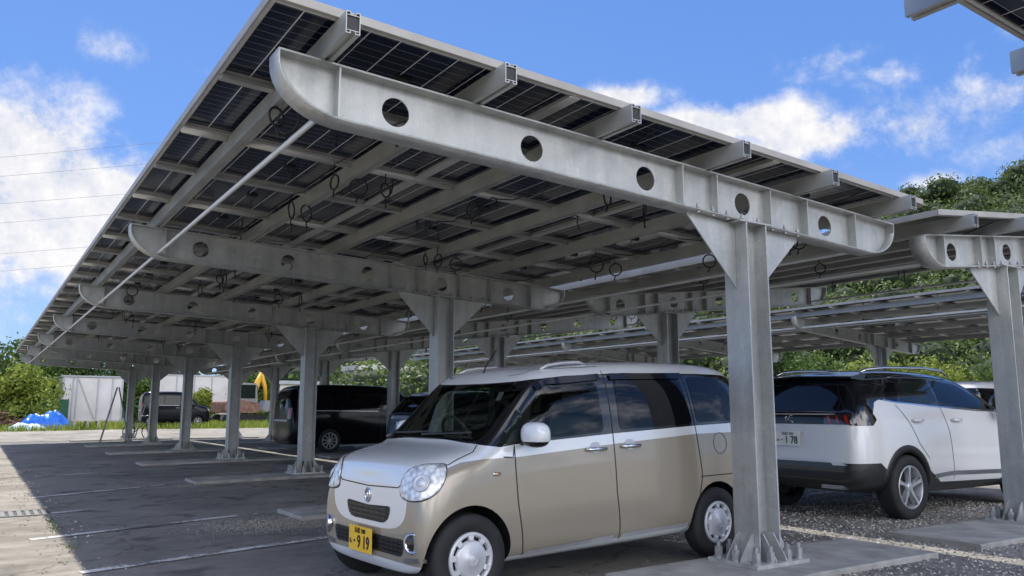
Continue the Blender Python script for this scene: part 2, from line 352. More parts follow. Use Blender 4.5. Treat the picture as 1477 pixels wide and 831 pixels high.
def big_ground():
    xs = [-500, -120, -60, -30, -15, -8, -6, -4.6, -3, -1.5, 0, 3, 8, 15, 25, 40, 70, 120, 250, 600]
    ys = [-500, -100, -30, -10, 0, 10, 20, 30, 34, 36, 38, 40, 42, 44, 46, 48, 55, 70, 100, 200, 400, 900]
    mb = MB(); nx = len(xs)
    mb.add([(x, y, gz(x, y) - .012) for y in ys for x in xs], [(j * nx + i, j * nx + i + 1, (j + 1) * nx + i + 1, (j + 1) * nx + i) for j in range(len(ys) - 1) for i in range(nx - 1)])
    o = mb.build('ground', M['earth'], fix=False); o['kind'] = 'structure'
big_ground()
sheet('parking_surface', -4.62, 50, -40, 33.5, 60, 80, M['asphalt'], 0)
def wav(x, y):
    return (x + (.06 * math.sin(y * 1.7) + .04 * math.sin(y * 4.1 + 1) if x > -4.7 else 0), y)
sheet('road', -16, -4.5, -40, 33.5, 24, 200, M['road'], .004, edge=wav)
def farroad(x, y):
    return (x, y + (.15 * math.sin(x * .9) if y > 40 else 0))
sheet('forecourt', -4.5, 50, -40, -2.6, 60, 40, M['road'], .004, edge=lambda x, y: (x, y + (.12 * math.sin(x * 2.2) if y > -3 else 0)))
sheet('far_road', -40, 80, 33.5, 42, 60, 12, M['road'], .004, edge=farroad)
def wobx(x, y):
    return (x + (.14 * math.sin(y * 2.3) + .1 * math.sin(y * 5.7 + x) if x < 1.2 else 0), y + (.1 * math.sin(x * 3.1) if y > 20 else 0))
sheet('gravel_bed', .35, 14, -2.5, 30, 30, 150, M['gravel'], .004, edge=wobx)
M['wornpaint'] = None
m, nt, b = newmat('worn_white_paint')
g = N(nt, 'ShaderNodeNewGeometry'); n1 = noise(nt, 22, 5, .7, vec=g.outputs['Position']); n2 = noise(nt, 1.5, 4, .6, vec=g.outputs['Position'])
a = N(nt, 'ShaderNodeMath', operation='ADD'); L(nt, n1.outputs['Fac'], a.inputs[0]); L(nt, n2.outputs['Fac'], a.inputs[1])
hf = N(nt, 'ShaderNodeMath', operation='MULTIPLY'); L(nt, a.outputs[0], hf.inputs[0]); hf.inputs[1].default_value = .5
r_ = ramp(nt, hf.outputs[0], [(.47, (0, 0, 0)), (.53, (1, 1, 1))])
cr = ramp(nt, r_.outputs[0], [(0, (.16, .155, .145)), (1, (.62, .61, .58))]); L(nt, cr.outputs[0], b.inputs['Base Color']); b.inputs['Roughness'].default_value = .85
M['wornpaint'] = m
def strip_line(x0, y0, x1, y1, wd, nm='parking_line'):
    mb = MB(); n = 24; d = Vector((x1 - x0, y1 - y0)); nn = Vector((-d.y, d.x)).normalized() * wd / 2; vs = []
    for i in range(n + 1):
        p = Vector((x0, y0)) + d * i / n
        for sgn in (-1, 1): q = p + nn * sgn; vs.append((q.x, q.y, gz(q.x, q.y) + .009))
    mb.add(vs, [(2 * i, 2 * i + 2, 2 * i + 3, 2 * i + 1) for i in range(n)])
    o = mb.build(nm, M['wornpaint'], fix=False); o['kind'] = 'structure'
for a_, b_, c_, d_ in [(-4.55, 3.0, -1.2, 3.76), (-4.8, 5.15, -2.35, 5.8), (-4.6, 9.6, -2.4, 10.6), (-4.45, 7.4, -4.0, 7.5), (-4.4, 13.9, -.5, 14.6), (2.9, 3.3, 8, 3.5), (-3.4, -2.3, 0, -1.9)]:
    strip_line(a_, b_, c_, d_, .12)

# individual stones and the small gravel patch
rng = np.random.default_rng(3)
def stones(name, pts, smin, smax, mats):
    mb = MB()
    for (x, y) in pts:
        s = random.uniform(smin, smax); a = random.random() * 6.28; z = gz(x, y) + .006; vs = []
        for (dx, dy, dz) in ((1, 0, 0), (0, 1, 0), (-1, 0, 0), (0, -1, 0), (.2, .1, .8), (0, 0, -.3)):
            q = s * random.uniform(.7, 1.2); vs.append((x + q * (dx * math.cos(a) - dy * math.sin(a)), y + q * (dx * math.sin(a) + dy * math.cos(a)), z + q * dz))
        mb.add(vs, [(0, 1, 4), (1, 2, 4), (2, 3, 4), (3, 0, 4)], random.randrange(len(mats)))
    o = mb.build(name, mats, fix=False); o['kind'] = 'stuff'; return o
SM = [flat('stone_grey', (.33, .31, .28), .9), flat('stone_pale', (.5, .47, .42), .9), flat('stone_dark', (.14, .135, .125), .9)]
pts = []
while len(pts) < 15000:
    x = rng.uniform(.3, 6.5); y = rng.uniform(-2.2, 5.5)
    if y > 2.5 and rng.random() < .5: continue
    pts.append((x, y))
for _ in range(1400): pts.append((rng.uniform(-1.5, .5), rng.normal(-.9, .5)))
for _ in range(500): pts.append((rng.normal(-4.55, .2), rng.uniform(-2, 16)))
stones('gravel', pts, .006, .019, SM)
pts = [(rng.normal(-2.5, .42), rng.normal(4.85, .36)) for _ in range(5000)] + [(rng.normal(-2.2, .35), rng.normal(10.1, .15)) for _ in range(900)]
stones('gravel_patch', pts, .003, .0095, [SM[0], SM[2], SM[0]])
# moss and weeds in the joint between road and stalls
mb = MB()
for _ in range(900):
    y = rng.uniform(0, 9); 
    if math.sin(y * 3.3) + math.sin(y * 1.3) < .2: continue
    x = -4.53 + rng.normal(0, .035); h = rng.uniform(.01, .035); a = rng.uniform(0, 6.28); w_ = .006
    mb.add([(x - w_ * math.cos(a), y - w_ * math.sin(a), gz(x, y)), (x + w_ * math.cos(a), y + w_ * math.sin(a), gz(x, y)), (x + rng.normal(0, .02), y + rng.normal(0, .02), gz(x, y) + h)], [(0, 1, 2)])
o = mb.build('moss', M['grass'], fix=False); o['kind'] = 'stuff'

# drain grate
t = emp('drain_grate', 'slotted steel drain grate set in the pale road at the left edge', 'drain', (-5.1, 7.55, gz(-5.1, 7.5)))
mb = MB()
for i in range(14): mb.box(-.62 + i * .09, -.57 + i * .09, -.26, .26, -.01, .016)
mb.box(-.66, .66, -.31, -.27, -.01, .017); mb.box(-.66, .66, .27, .31, -.01, .017); mb.build('bars', flat('grate_steel', (.16, .155, .15), .6, .3), t)
mb = MB(); mb.box(-.64, .64, -.28, .28, -.02, .0065); mb.build('channel', M['black_plastic'], t)
t.location.z += .002

# ------------------------------------------------------------------ solar canopies
PITCH = 1.2; PL = 2.11; PUR = .135
fm = MB()
fm.box(0, PL - .012, 0, .022, 0, .004); fm.box(0, PL - .012, PITCH - .034, PITCH - .012, 0, .004); fm.box(0, .022, .022, PITCH - .034, 0, .004); fm.box(PL - .034, PL - .012, .022, PITCH - .034, 0, .004)
fm.box(0, PL - .012, 0, .004, .004, .045); fm.box(0, PL - .012, PITCH - .016, PITCH - .012, .004, .045); fm.box(0, .004, .004, PITCH - .016, .004, .045); fm.box(PL - .016, PL - .012, .004, PITCH - .016, .004, .045)
cmh = MB(); cmh.box(.004, PL - .016, .004, PITCH - .016, .034, .042)
proto_panel = cmh.build('solar_panel', M['cell']); proto_frame = fm.build('panel_frame', M['frame'], proto_panel)
ME_P, ME_F = proto_panel.data, proto_frame.data
bpy.data.objects.remove(proto_frame); bpy.data.objects.remove(proto_panel)
jb = MB(); jb.box(-.05, .05, -.03, .03, .012, .034); jb.tube([(0, .03, .025), (.02, .1, .0), (.1, .3, -.02), (.12, .52, .0)], .004, 4)
oj = jb.build('junction_box', M['cable']); ME_J = oj.data; bpy.data.objects.remove(oj)
def obj(me, name, parent, loc=(0, 0, 0), rot=(0, 0, 0)):
    o = bpy.data.objects.new(name, me); COL.objects.link(o); o.parent = parent; o.location = loc; o.rotation_euler = rot; return o

def loop_mb():
    mb = MB(); rr = random.uniform(.06, .1); tilt = random.uniform(-.5, .5); d = random.uniform(.03, .1)
    ring = [(rr * math.cos(a) * math.cos(tilt), rr * math.cos(a) * math.sin(tilt), -d - rr + rr * math.sin(a)) for a in [i * math.pi / 8 for i in range(16)]]
    mb.tube(ring, .009, 5, closed=True); mb.tube([(0, 0, .01), (.01, .01, -d * .5), (0, 0, -d)], .006, 5)
    tl = random.uniform(.05, .12); mb.tube([(0, 0, -d - 2 * rr), (.01, .005, -d - 2 * rr - tl * .6), (.02, 0, -d - 2 * rr - tl)], [.006, .008, .011], 5)
    return mb
LOOPS = []
for i in range(7):
    o = loop_mb().build('cable_loop', M['cable'], fix=False); LOOPS.append(o.data); bpy.data.objects.remove(o)
def tail_mb():
    mb = MB(); l = random.uniform(.1, .2); mb.tube([(0, 0, 0), (.015, 0, -l * .5), (0, .01, -l)], [.005, .007, .011], 5); mb.tube([(0, 0, -.02), (.05, .02, -.0), (.09, .0, -.03)], .006, 5); return mb
for i in range(2):
    o = tail_mb().build('cable_tail', M['cable'], fix=False); LOOPS.append(o.data); bpy.data.objects.remove(o)

def canopy(label, colx, tipL, tipR, ztop, px0, y0, npan, rows, holes, stiffs, pipes, purl, nloops, group='solar canopies over the parking rows', detail=True, clear=(), loopx=None, purz=None, coll=True):
    """ztop(x): top of beam; everything is written in world coordinates relative to the first column's foot"""
    oy = rows[0]; gz0 = 0
    T = emp('solar_canopy', label, 'solar canopy', (colx, oy, gz0), 0, group)
    X = lambda x: x - colx
    Y = lambda y: y - oy
    slope = (ztop(tipR) - ztop(tipL)) / (tipR - tipL); ang = -math.atan(slope)
    BH = .35; FW = .18
    yend = y0 + npan * PITCH
    # beam outline
    def outline(ins=0.):
        aL, aR = .42, .4; pts = []
        pts.append((tipL + ins, ztop(tipL) - ins)); pts.append((tipR - ins, ztop(tipR) - ins))
        for i in range(1, 11):
            t_ = i / 10 * math.pi / 2; x = tipR - aR + aR * math.cos(t_); zz = ztop(x) - .05 - (BH - .05) * math.sin(t_)
            pts.append((x - ins * math.cos(t_), zz + ins * math.sin(t_)))
        for i in range(0, 11):
            t_ = math.pi / 2 + i / 10 * math.pi / 2; x = tipL + aL + aL * math.cos(t_); zz = ztop(x) - .05 - (BH - .05) * math.sin(t_)
            pts.append((x - ins * math.cos(t_), zz + ins * math.sin(t_)))
        return pts
    ol = outline(); inn = outline(.012)
    def circ(x, r=.096):
        zc = ztop(x) - BH / 2; return [(x + r * math.cos(a), zc + r * math.sin(a)) for a in [i * math.pi / 12 for i in range(24)]]
    wb = MB(); wb.plate(inn, [circ(hx) for hx in holes], lambda a, c, e: (X(a), e, c), .009)
    fb = MB(); k = len(ol)
    for i in range(k):
        j = (i + 1) % k; a0, a1, b0, b1 = ol[i], ol[j], inn[i], inn[j]; h = FW / 2
        vs = [(X(p[0]), yy, p[1]) for yy in (-h, h) for p in (a0, a1, b1, b0)]
        fb.add(vs, [(0, 1, 5, 4), (3, 7, 6, 2)] + [(0, 3, 2, 1), (4, 5, 6, 7)], 0, 2 <= i)
    ob = wb.build('beam', M['galv']); MEB = ob.data; bpy.data.objects.remove(ob)
    of = fb.build('beam_flange', M['galv']); MEFl = of.data; bpy.data.objects.remove(of)
    sb = MB(); sb.box(-.006, .006, -.087, .087, -BH + .015, -.015)
    os_ = sb.build('stiffener', M['galv']); MES = os_.data; bpy.data.objects.remove(os_)
    zcb = ztop(colx) - BH
    # column
    cb = MB(); z0 = -.03
    cb.box(-.128, -.113, -.125, .125, z0, zcb - .014); cb.box(.113, .128, -.125, .125, z0, zcb - .014); cb.box(-.113, .113, -.005, .005, z0, zcb - .014)
    cb.box(-.2, .2, -.13, .13, zcb - .014, zcb - .001)
    oc = cb.build('column', M['galv']); MEC = oc.data; bpy.data.objects.remove(oc)
    gb = []
    for sg in (-1, 1):
        g_ = MB(); x1, x2 = sg * .131, sg * .68
        zt1, zt2 = zcb - .016, ztop(colx + x2) - BH - .003
        g_.plate([(x1, zt1 - .55), (x1, zt1), (x2, zt2), (x2, zt2 - .03)] if sg > 0 else [(x1, zt1 - .55), (x2, zt2 - .03), (x2, zt2), (x1, zt1)], [], lambda a, c, e: (a, e, c), .012)
        o_ = g_.build('gusset', M['galv']); gb.append(o_.data); bpy.data.objects.remove(o_)
    pb = MB(); pb.box(-.31, .31, -.25, .25, -.03, 0)
    for sg in (-1, 1):
        for yy in (-.07, .07): pb.plate([(sg * .131, .001), (sg * .29, .001), (sg * .28, .03), (sg * .16, .2), (sg * .131, .2)], [], lambda a, c, e, yy=yy: (a, yy + e, c), .012)
        for xx in (-.06, .06):
            pb.plate([(sg * .007, .001), (sg * .23, .001), (sg * .22, .03), (sg * .11, .2), (sg * .007, .2)], [], lambda a, c, e, xx=xx: (xx + e, a, c), .012)
    op = pb.build('base_plate', M['galv']); MEPl = op.data; bpy.data.objects.remove(op)
    bb = MB(); bb.cyl((0, 0, 0), (0, 0, .012), .042, 12); bb.cyl((0, 0, .012), (0, 0, .05), .034, 6, smooth=False); bb.cyl((0, 0, .05), (0, 0, .085), .034, 6, smooth=False); bb.cyl((0, 0, .085), (0, 0, .125), .021, 10)
    obb = bb.build('anchor_bolt', M['bolt']); MEBo = obb.data; bpy.data.objects.remove(obb)
    fbb = MB(); fbb.cyl((0, 0, -.02), (0, 0, .05), .01, 8); fbb.cyl((0, 0, .012), (0, 0, .027), .018, 6, smooth=False); fbb.cyl((0, 0, -.028), (0, 0, -.012), .018, 6, smooth=False)
    ofb = fbb.build('bolt', M['bolt']); MEFb = ofb.data; bpy.data.objects.remove(ofb)
    boltpos = [(-.25, -.19), (-.25, .19), (-.1, -.205), (.1, -.205), (.25, -.19), (.25, .19), (-.1, .205), (.1, .205), (-.265, 0), (.265, 0)]
    for ry in rows:
        dz = gz(colx, ry)
        c = obj(MEC, 'column', T, (0, Y(ry), 0))
        near = abs(ry) < 12
        bp_ = obj(MEPl, 'base_plate', c, (0, 0, .078 + dz))
        for (bx, by) in boltpos if near or abs(ry) < 17 else []: obj(MEBo, 'anchor_bolt', c, (bx, by, .078 + dz))
        be = obj(MEB, 'beam', T, (0, Y(ry), 0))
        obj(MEFl, 'flange', be)
        for sx_ in stiffs: obj(MES, 'stiffener', be, (X(sx_), 0, ztop(sx_)))
        for mg in gb: obj(mg, 'gusset', be)
        if near and detail:
            for sg in (-1, 1):
                for bx in (-.62, -.45, -.28, -.1, .1, .28, .45, .62): obj(MEFb, 'bolt', be, (bx, sg * .06, ztop(colx + bx) - BH + .012))
    # purlins
    ya, yb = y0 - .14, yend + .14
    for xp in purl:
        mb = MB(); zb = ztop(xp) + .002; zt = zb + PUR - .004; h = .043
        for sg in (-1, 1):
            mb.box(X(xp) + (sg * h if sg < 0 else h - .005), X(xp) + (-h + .005 if sg < 0 else h), Y(ya), Y(yb), zb, zt)
            mb.box(X(xp) + (-h + .005 if sg < 0 else .014), X(xp) + (-.014 if sg < 0 else h - .005), Y(ya), Y(yb), zb, zb + .005)
            mb.box(X(xp) + (-h + .005 if sg < 0 else .014), X(xp) + (-.014 if sg < 0 else h - .005), Y(ya), Y(yb), zt - .005, zt)
        for zz in (zb + .018, zt - .023): mb.box(X(xp) - h + .005, X(xp) + h - .005, Y(ya) + .002, Y(yb), zz, zz + .004)
        for sg in (-1, 1):
            for z1, z2 in ((zb + .005, zb + .018), (zt - .018, zt - .005)): mb.box(X(xp) + sg * .016 - .002, X(xp) + sg * .016 + .002, Y(ya) + .001, Y(yb), z1, z2)
        mb.build('purlin', M['alu'], T)
        ec = MB(); ec.box(X(xp) - h + .006, X(xp) + h - .006, Y(ya) + .012, Y(ya) + .016, zb + .023, zt - .024); ec.build('hollow_shade_plate', M['black_plastic'], T)  # black plate added to stand in for the shade inside the hollow end
        cl = MB(); cl.box(-.085, .085, -.05, .05, -.003, .009); o_ = cl.build('purlin_clamp', M['bolt']); me_c = o_.data; bpy.data.objects.remove(o_)
        for ry in rows[:4]:
            for dy in (-.052, .052): pass
            obj(me_c, 'purlin_clamp', T, (X(xp), Y(ry), ztop(xp) + .001))
    # panels
    zp = lambda x: ztop(x) + PUR
    for i in range(3):
        for j in range(npan):
            x = px0 + i * PL + .006; y = y0 + j * PITCH + .006
            if (i, j) in clear: continue
            p = obj(ME_P, 'solar_panel', T, (X(x), Y(y), zp(x)), (0, ang, 0))
            if abs(y) < 30: obj(ME_F, 'panel_frame', p)
            if -1 < y < 16 and detail: obj(ME_J, 'junction_box', p, (PL * .5, .55, 0))
    for i in range(1, 3):
        x = px0 + i * PL; mb = MB(); mb.box(X(x) - .045, X(x) + .045, Y(y0) + .02, Y(yend) - .02, zp(x) - .014, zp(x) - .003); mb.build('joint_strip', M['frame'], T)
    for yy, nm in ((y0, 'front_edge_trim'), (yend, 'rear_edge_trim')):
        mb = MB(); sgn = -1 if yy == y0 else 1; xa, xb = px0 - .012, px0 + 3 * PL
        for (h0, h1, d0, d1) in ((.006, .062, .004, .012), (.0, .006, .004, .03)):
            ys_ = sorted((Y(yy) + sgn * d0, Y(yy) + sgn * d1)); vs = [(X(xx), y_, zp(xx) + h_) for xx in (xa, xb) for y_ in ys_ for h_ in (h0, h1)]
            mb.add(vs, [(0, 1, 3, 2), (4, 6, 7, 5), (0, 4, 5, 1), (2, 3, 7, 6), (0, 2, 6, 4), (1, 5, 7, 3)])
        mb.build('edge_trim', M['trim'], T)
    for xx, sgn in ((px0, -1), (px0 + 3 * PL - .006, 1)):
        mb = MB(); xs_ = sorted((X(xx) + sgn * .003, X(xx) + sgn * .011)); mb.box(xs_[0], xs_[1], Y(y0), Y(yend), zp(xx) - .002, zp(xx) + .058); mb.build('edge_trim', M['trim'], T)
    # channels under the joints, cut at the purlins
    edges = [px0 + .02] + [e for xp in sorted(purl) for e in (xp - .047, xp + .047)] + [px0 + 3 * PL - .03]
    for kind in (0, 1):
        mb = MB()
        for a_, b_ in zip(edges[::2], edges[1::2]):
            za, zb = zp(a_) - .018, zp(b_) - .018
            if kind:
                n = 8; vs = []
                for (xx, zz) in ((a_, za), (b_, zb)):
                    for q in range(n + 1):
                        t_ = math.pi * q / n; vs.append((X(xx), .043 * math.cos(t_), zz + .012 - .036 * math.sin(t_)))
                mb.add(vs, [(q, q + 1, n + 2 + q, n + 1 + q) for q in range(n)] + [tuple(range(n + 1)), tuple(range(2 * n + 1, n, -1))], 0, True)
            else: mb.bar((X(a_), 0, za), (X(b_), 0, zb), .07, .026)
        o_ = mb.build('joint_channel', M['alu'] if not kind else M['frame']); me = o_.data; bpy.data.objects.remove(o_)
        for j in range(1, npan):
            if j % 2 != kind: obj(me, 'joint_channel', T, (0, Y(y0 + j * PITCH + (.036 if kind else 0)), 0))
    # sagging cable runs clipped under the panels
    if detail:
        rq = random.Random(int(abs(colx) * 10) + 3)
        for xr in (px0 + PL * .5 + .25, px0 + PL * 1.5 - .2, px0 + PL * 2.5 + .2):
            pts_ = []
            for q in range(0, 15):
                yy = y0 + .1 + q * PITCH
                for f_, dz_ in ((0, 0), (.35, -.05 - rq.random() * .05), (.65, -.05 - rq.random() * .06)): pts_.append((X(xr) + rq.uniform(-.02, .02), Y(yy + f_ * PITCH), zp(xr) - .015 + dz_))
            mb = MB(); mb.tube(pts_, .0065, 5); mb.build('cable_run', M['cable'], T, fix=False)
    # conduit pipes
    for xq, zo, rr in pipes:
        mb = MB(); mb.cyl((X(xq), Y(rows[0] - (0 if rows[0] == 0 else 0)), ztop(xq) - BH + zo), (X(xq), Y(rows[-1]), ztop(xq) - BH + zo), rr, 10); mb.build('conduit_pipe', M['pipe'], T)
    # cable loops and tails under the joints
    rr_ = random.Random(hash(label) % 1000 if False else len(label))
    for q in range(nloops):
        j = 1 + int((q / nloops) ** 1.7 * (npan - 2)); i = rr_.randrange(3)
        x = px0 + i * PL + rr_.choice((.5, .95, 1.4, 1.75)) + rr_.uniform(-.12, .12); y = y0 + j * PITCH + rr_.uniform(-.06, .06)
        obj(rr_.choice(LOOPS), 'cable_loop', T, (X(x), Y(y), zp(x) - .045), (0, 0, rr_.uniform(0, 3.1)))
    return T

zt1 = lambda x: 3.116 - .0434 * x
canopy('long near galvanised solar canopy above the beige van, with rounded beam ends jutting left', 0, -4.06, 2.086, zt1, -4.19, -.36, 28, [5.4 * k for k in range(7)],
       [-3.27, -2.21, -1.13, -.02, 1.10], [-3.68, -.80, -.41, .25, .75, 1.46], [(-3.74, .06, .019), (1.8, .07, .02)], [-3.77, -2.71, -1.66, -.52, .59, 1.75], 95)
zt2 = lambda x: 2.99 + .107 * (x - 2.64)
canopy('galvanised solar canopy above the white SUV, its nearest post at the right edge', 4.32, 2.64, 8.6, zt2, 2.41, -.36, 28, [5.4 * k for k in range(7)],
       [3.28, 4.48, 5.6, 6.6, 7.7], [3.0, 3.75, 4.05, 4.85, 5.2, 8.1], [(2.95, .07, .02), (8.2, .07, .02)], [2.85, 3.95, 4.95, 6.0, 7.1, 8.3], 40)
up_ = [o for o in bpy.data.objects if o.get('label', '').startswith('galvanised solar canopy above the white')][0]
mb = MB(); mb.box(2.405 - 4.32, 2.411 - 4.32, 1.5, 33.2, zt2(2.41) + PUR + .04, zt2(2.41) + PUR + .15); mb.build('edge_upstand', M['trim'], up_)
zt3 = lambda x: 3.80 - .085 * (x - 13.65)
canopy('distant solar canopy seen edge-on past the white SUV, below the wooded hill', 17.7, 13.65, 19.8, zt3, 13.5, -5.7, 33, [4.6 + 5.4 * k for k in range(-1, 6)],
       [14.5, 15.6, 16.7, 18.6], [14.0, 17.0, 17.3, 18.0, 18.4, 19.3], [(13.95, .07, .03), (14.9, .2, .02)], [13.9, 14.9, 16.0, 17.1, 18.2, 19.4], 20, detail=False)
zt0 = lambda x: 3.13 - .0434 * x
canopy('solar canopy overhead with only its corner showing at the top right', 0, -4.06, 2.086, zt0, -4.19, -2.545 - 2 * PITCH, 2, [-3.9],
       [-3.27, -2.21, -1.13, -.02, 1.10], [-3.68, -.80, -.41, .25, .75, 1.46], [(1.8, .07, .02)], [-3.77, -2.71, -1.5, -.42, .59, 1.75], 3, detail=False)

# concrete footings
def footing(x0, x1, y, lab, group, h=.075):
    mb = MB(); y0_, y1_ = y - .56, y + .36; n = 8; vs = []
    for i in range(n + 1):
        x = x0 + (x1 - x0) * i / n; b_ = gz(x, y)
        for yy, zz in ((y0_, b_ - .06), (y0_, h + b_ - .012), (y0_ + .012, h + b_), (y1_ - .012, h + b_), (y1_, h + b_ - .012), (y1_, b_ - .06)): vs.append((x - (x0 + x1) / 2, yy - y, zz))
    fs = [(i * 6 + j, i * 6 + (j + 1) % 6, i * 6 + 6 + (j + 1) % 6, i * 6 + 6 + j) for i in range(n) for j in range(6)]
    mb.add(vs, fs + [tuple(range(6)), tuple(n * 6 + j for j in range(5, -1, -1))])
    o = mb.build('concrete_footing', M['concrete'], loc=((x0 + x1) / 2, y, 0)); tag(o, lab, 'footing', group)
ordn = ['nearest', 'second', 'third', 'fourth', 'fifth', 'sixth', 'last']
for k in range(7):
    footing(-2.1 if k else -1.3, 1.62, 5.4 * k, 'low concrete footing under the %s post of the near canopy' % ordn[k], 'concrete footings of the near canopy', .05)
    footing(2.33, 5.2, 5.4 * k, 'low concrete footing under the %s post of the canopy above the white SUV' % ordn[k], 'concrete footings of the second canopy', .05)

# ------------------------------------------------------------------ vehicles
def curve_node(nt, sock, pts, lo, hi, vlo, vhi):
    """piecewise linear map of sock through pts"""
    mr = N(nt, 'ShaderNodeMapRange'); mr.inputs['From Min'].default_value = lo; mr.inputs['From Max'].default_value = hi; L(nt, sock, mr.inputs['Value'])
    fc = N(nt, 'ShaderNodeFloatCurve'); c = fc.mapping.curves[0]
    P = [((x - lo) / (hi - lo), (v - vlo) / (vhi - vlo)) for x, v in pts]
    if P[0][0] > 0: P.insert(0, (0, P[0][1]))
    if P[-1][0] < 1: P.append((1, P[-1][1]))
    c.points[0].location = P[0]; c.points[1].location = P[-1]
    for p in P[1:-1]: c.points.new(*p)
    for p in c.points: p.handle_type = 'VECTOR'
    fc.mapping.update(); L(nt, mr.outputs[0], fc.inputs['Value'])
    o = N(nt, 'ShaderNodeMapRange'); o.inputs['To Min'].default_value = vlo; o.inputs['To Max'].default_value = vhi; L(nt, fc.outputs[0], o.inputs['Value'])
    return o.outputs[0]
def paint(name, base, layers, Lx, rough=.28, metal=.0, coat=1.):
    """layers: (colour, rough, [(below?/above? curve pts)...]) painted in object space"""
    m, nt, b = newmat(name)
    tc = N(nt, 'ShaderNodeTexCoord'); sp = N(nt, 'ShaderNodeSeparateXYZ'); L(nt, tc.outputs['Object'], sp.inputs[0])
    n = noise(nt, 900, 1); n2 = noise(nt, 2.5, 4)
    fl = N(nt, 'ShaderNodeMix', data_type='RGBA'); L(nt, n2.outputs['Fac'], fl.inputs['Factor']); fl.inputs['A'].default_value = (*[x * .93 for x in base], 1); fl.inputs['B'].default_value = (*[x * 1.05 for x in base], 1)
    col = fl.outputs['Result']; ro = None
    rv = N(nt, 'ShaderNodeValue'); rv.outputs[0].default_value = rough; rs = rv.outputs[0]; mv = N(nt, 'ShaderNodeValue'); mv.outputs[0].default_value = metal; ms = mv.outputs[0]
    ay = N(nt, 'ShaderNodeMath', operation='ABSOLUTE'); L(nt, sp.outputs['Y'], ay.inputs[0])
    for colr, rg, conds in layers:
        mask = None
        for cnd in conds:
            kind = cnd[0]
            if kind in ('above', 'below'):
                cv = curve_node(nt, sp.outputs['X'], cnd[1], 0, Lx, 0, 2.2)
                c = N(nt, 'ShaderNodeMath', operation='GREATER_THAN' if kind == 'above' else 'LESS_THAN'); L(nt, sp.outputs['Z'], c.inputs[0]); L(nt, cv, c.inputs[1]); o_ = c.outputs[0]
            elif kind == 'ell':
                _, y_, z_, ry, rz, xm = cnd
                q1 = N(nt, 'ShaderNodeMath', operation='MULTIPLY_ADD'); L(nt, ay.outputs[0], q1.inputs[0]); q1.inputs[1].default_value = 1 / ry; q1.inputs[2].default_value = -y_ / ry
                q2 = N(nt, 'ShaderNodeMath', operation='MULTIPLY_ADD'); L(nt, sp.outputs['Z'], q2.inputs[0]); q2.inputs[1].default_value = 1 / rz; q2.inputs[2].default_value = -z_ / rz
                p1 = N(nt, 'ShaderNodeMath', operation='POWER'); L(nt, q1.outputs[0], p1.inputs[0]); p1.inputs[1].default_value = 4
                p2 = N(nt, 'ShaderNodeMath', operation='POWER'); L(nt, q2.outputs[0], p2.inputs[0]); p2.inputs[1].default_value = 4
                s_ = N(nt, 'ShaderNodeMath', operation='ADD'); L(nt, p1.outputs[0], s_.inputs[0]); L(nt, p2.outputs[0], s_.inputs[1])
                c = N(nt, 'ShaderNodeMath', operation='LESS_THAN'); L(nt, s_.outputs[0], c.inputs[0]); c.inputs[1].default_value = 1
                xl = N(nt, 'ShaderNodeMath', operation='LESS_THAN'); L(nt, sp.outputs['X'], xl.inputs[0]); xl.inputs[1].default_value = xm
                c2 = N(nt, 'ShaderNodeMath', operation='MULTIPLY'); L(nt, c.outputs[0], c2.inputs[0]); L(nt, xl.outputs[0], c2.inputs[1]); o_ = c2.outputs[0]
            elif kind == 'xgt':
                c = N(nt, 'ShaderNodeMath', operation='GREATER_THAN'); L(nt, sp.outputs['X'], c.inputs[0]); c.inputs[1].default_value = cnd[1]; o_ = c.outputs[0]
            if mask is None: mask = o_
            else:
                mm = N(nt, 'ShaderNodeMath', operation='MULTIPLY'); L(nt, mask, mm.inputs[0]); L(nt, o_, mm.inputs[1]); mask = mm.outputs[0]
        mx = N(nt, 'ShaderNodeMix', data_type='RGBA'); L(nt, mask, mx.inputs['Factor']); L(nt, col, mx.inputs['A']); mx.inputs['B'].default_value = (*colr, 1); col = mx.outputs['Result']
        mr = N(nt, 'ShaderNodeMix', data_type='FLOAT'); L(nt, mask, mr.inputs['Factor']); L(nt, rs, mr.inputs['A']); mr.inputs['B'].default_value = rg; rs = mr.outputs['Result']
    L(nt, col, b.inputs['Base Color']); L(nt, rs, b.inputs['Roughness']); b.inputs['Metallic'].default_value = metal
    b.inputs['Coat Weight'].default_value = coat * (.7 if sum(base) > .1 else .12); b.inputs['Specular IOR Level'].default_value = .5 if sum(base) > .1 else .16; b.inputs['Coat Roughness'].default_value = .04
    return m

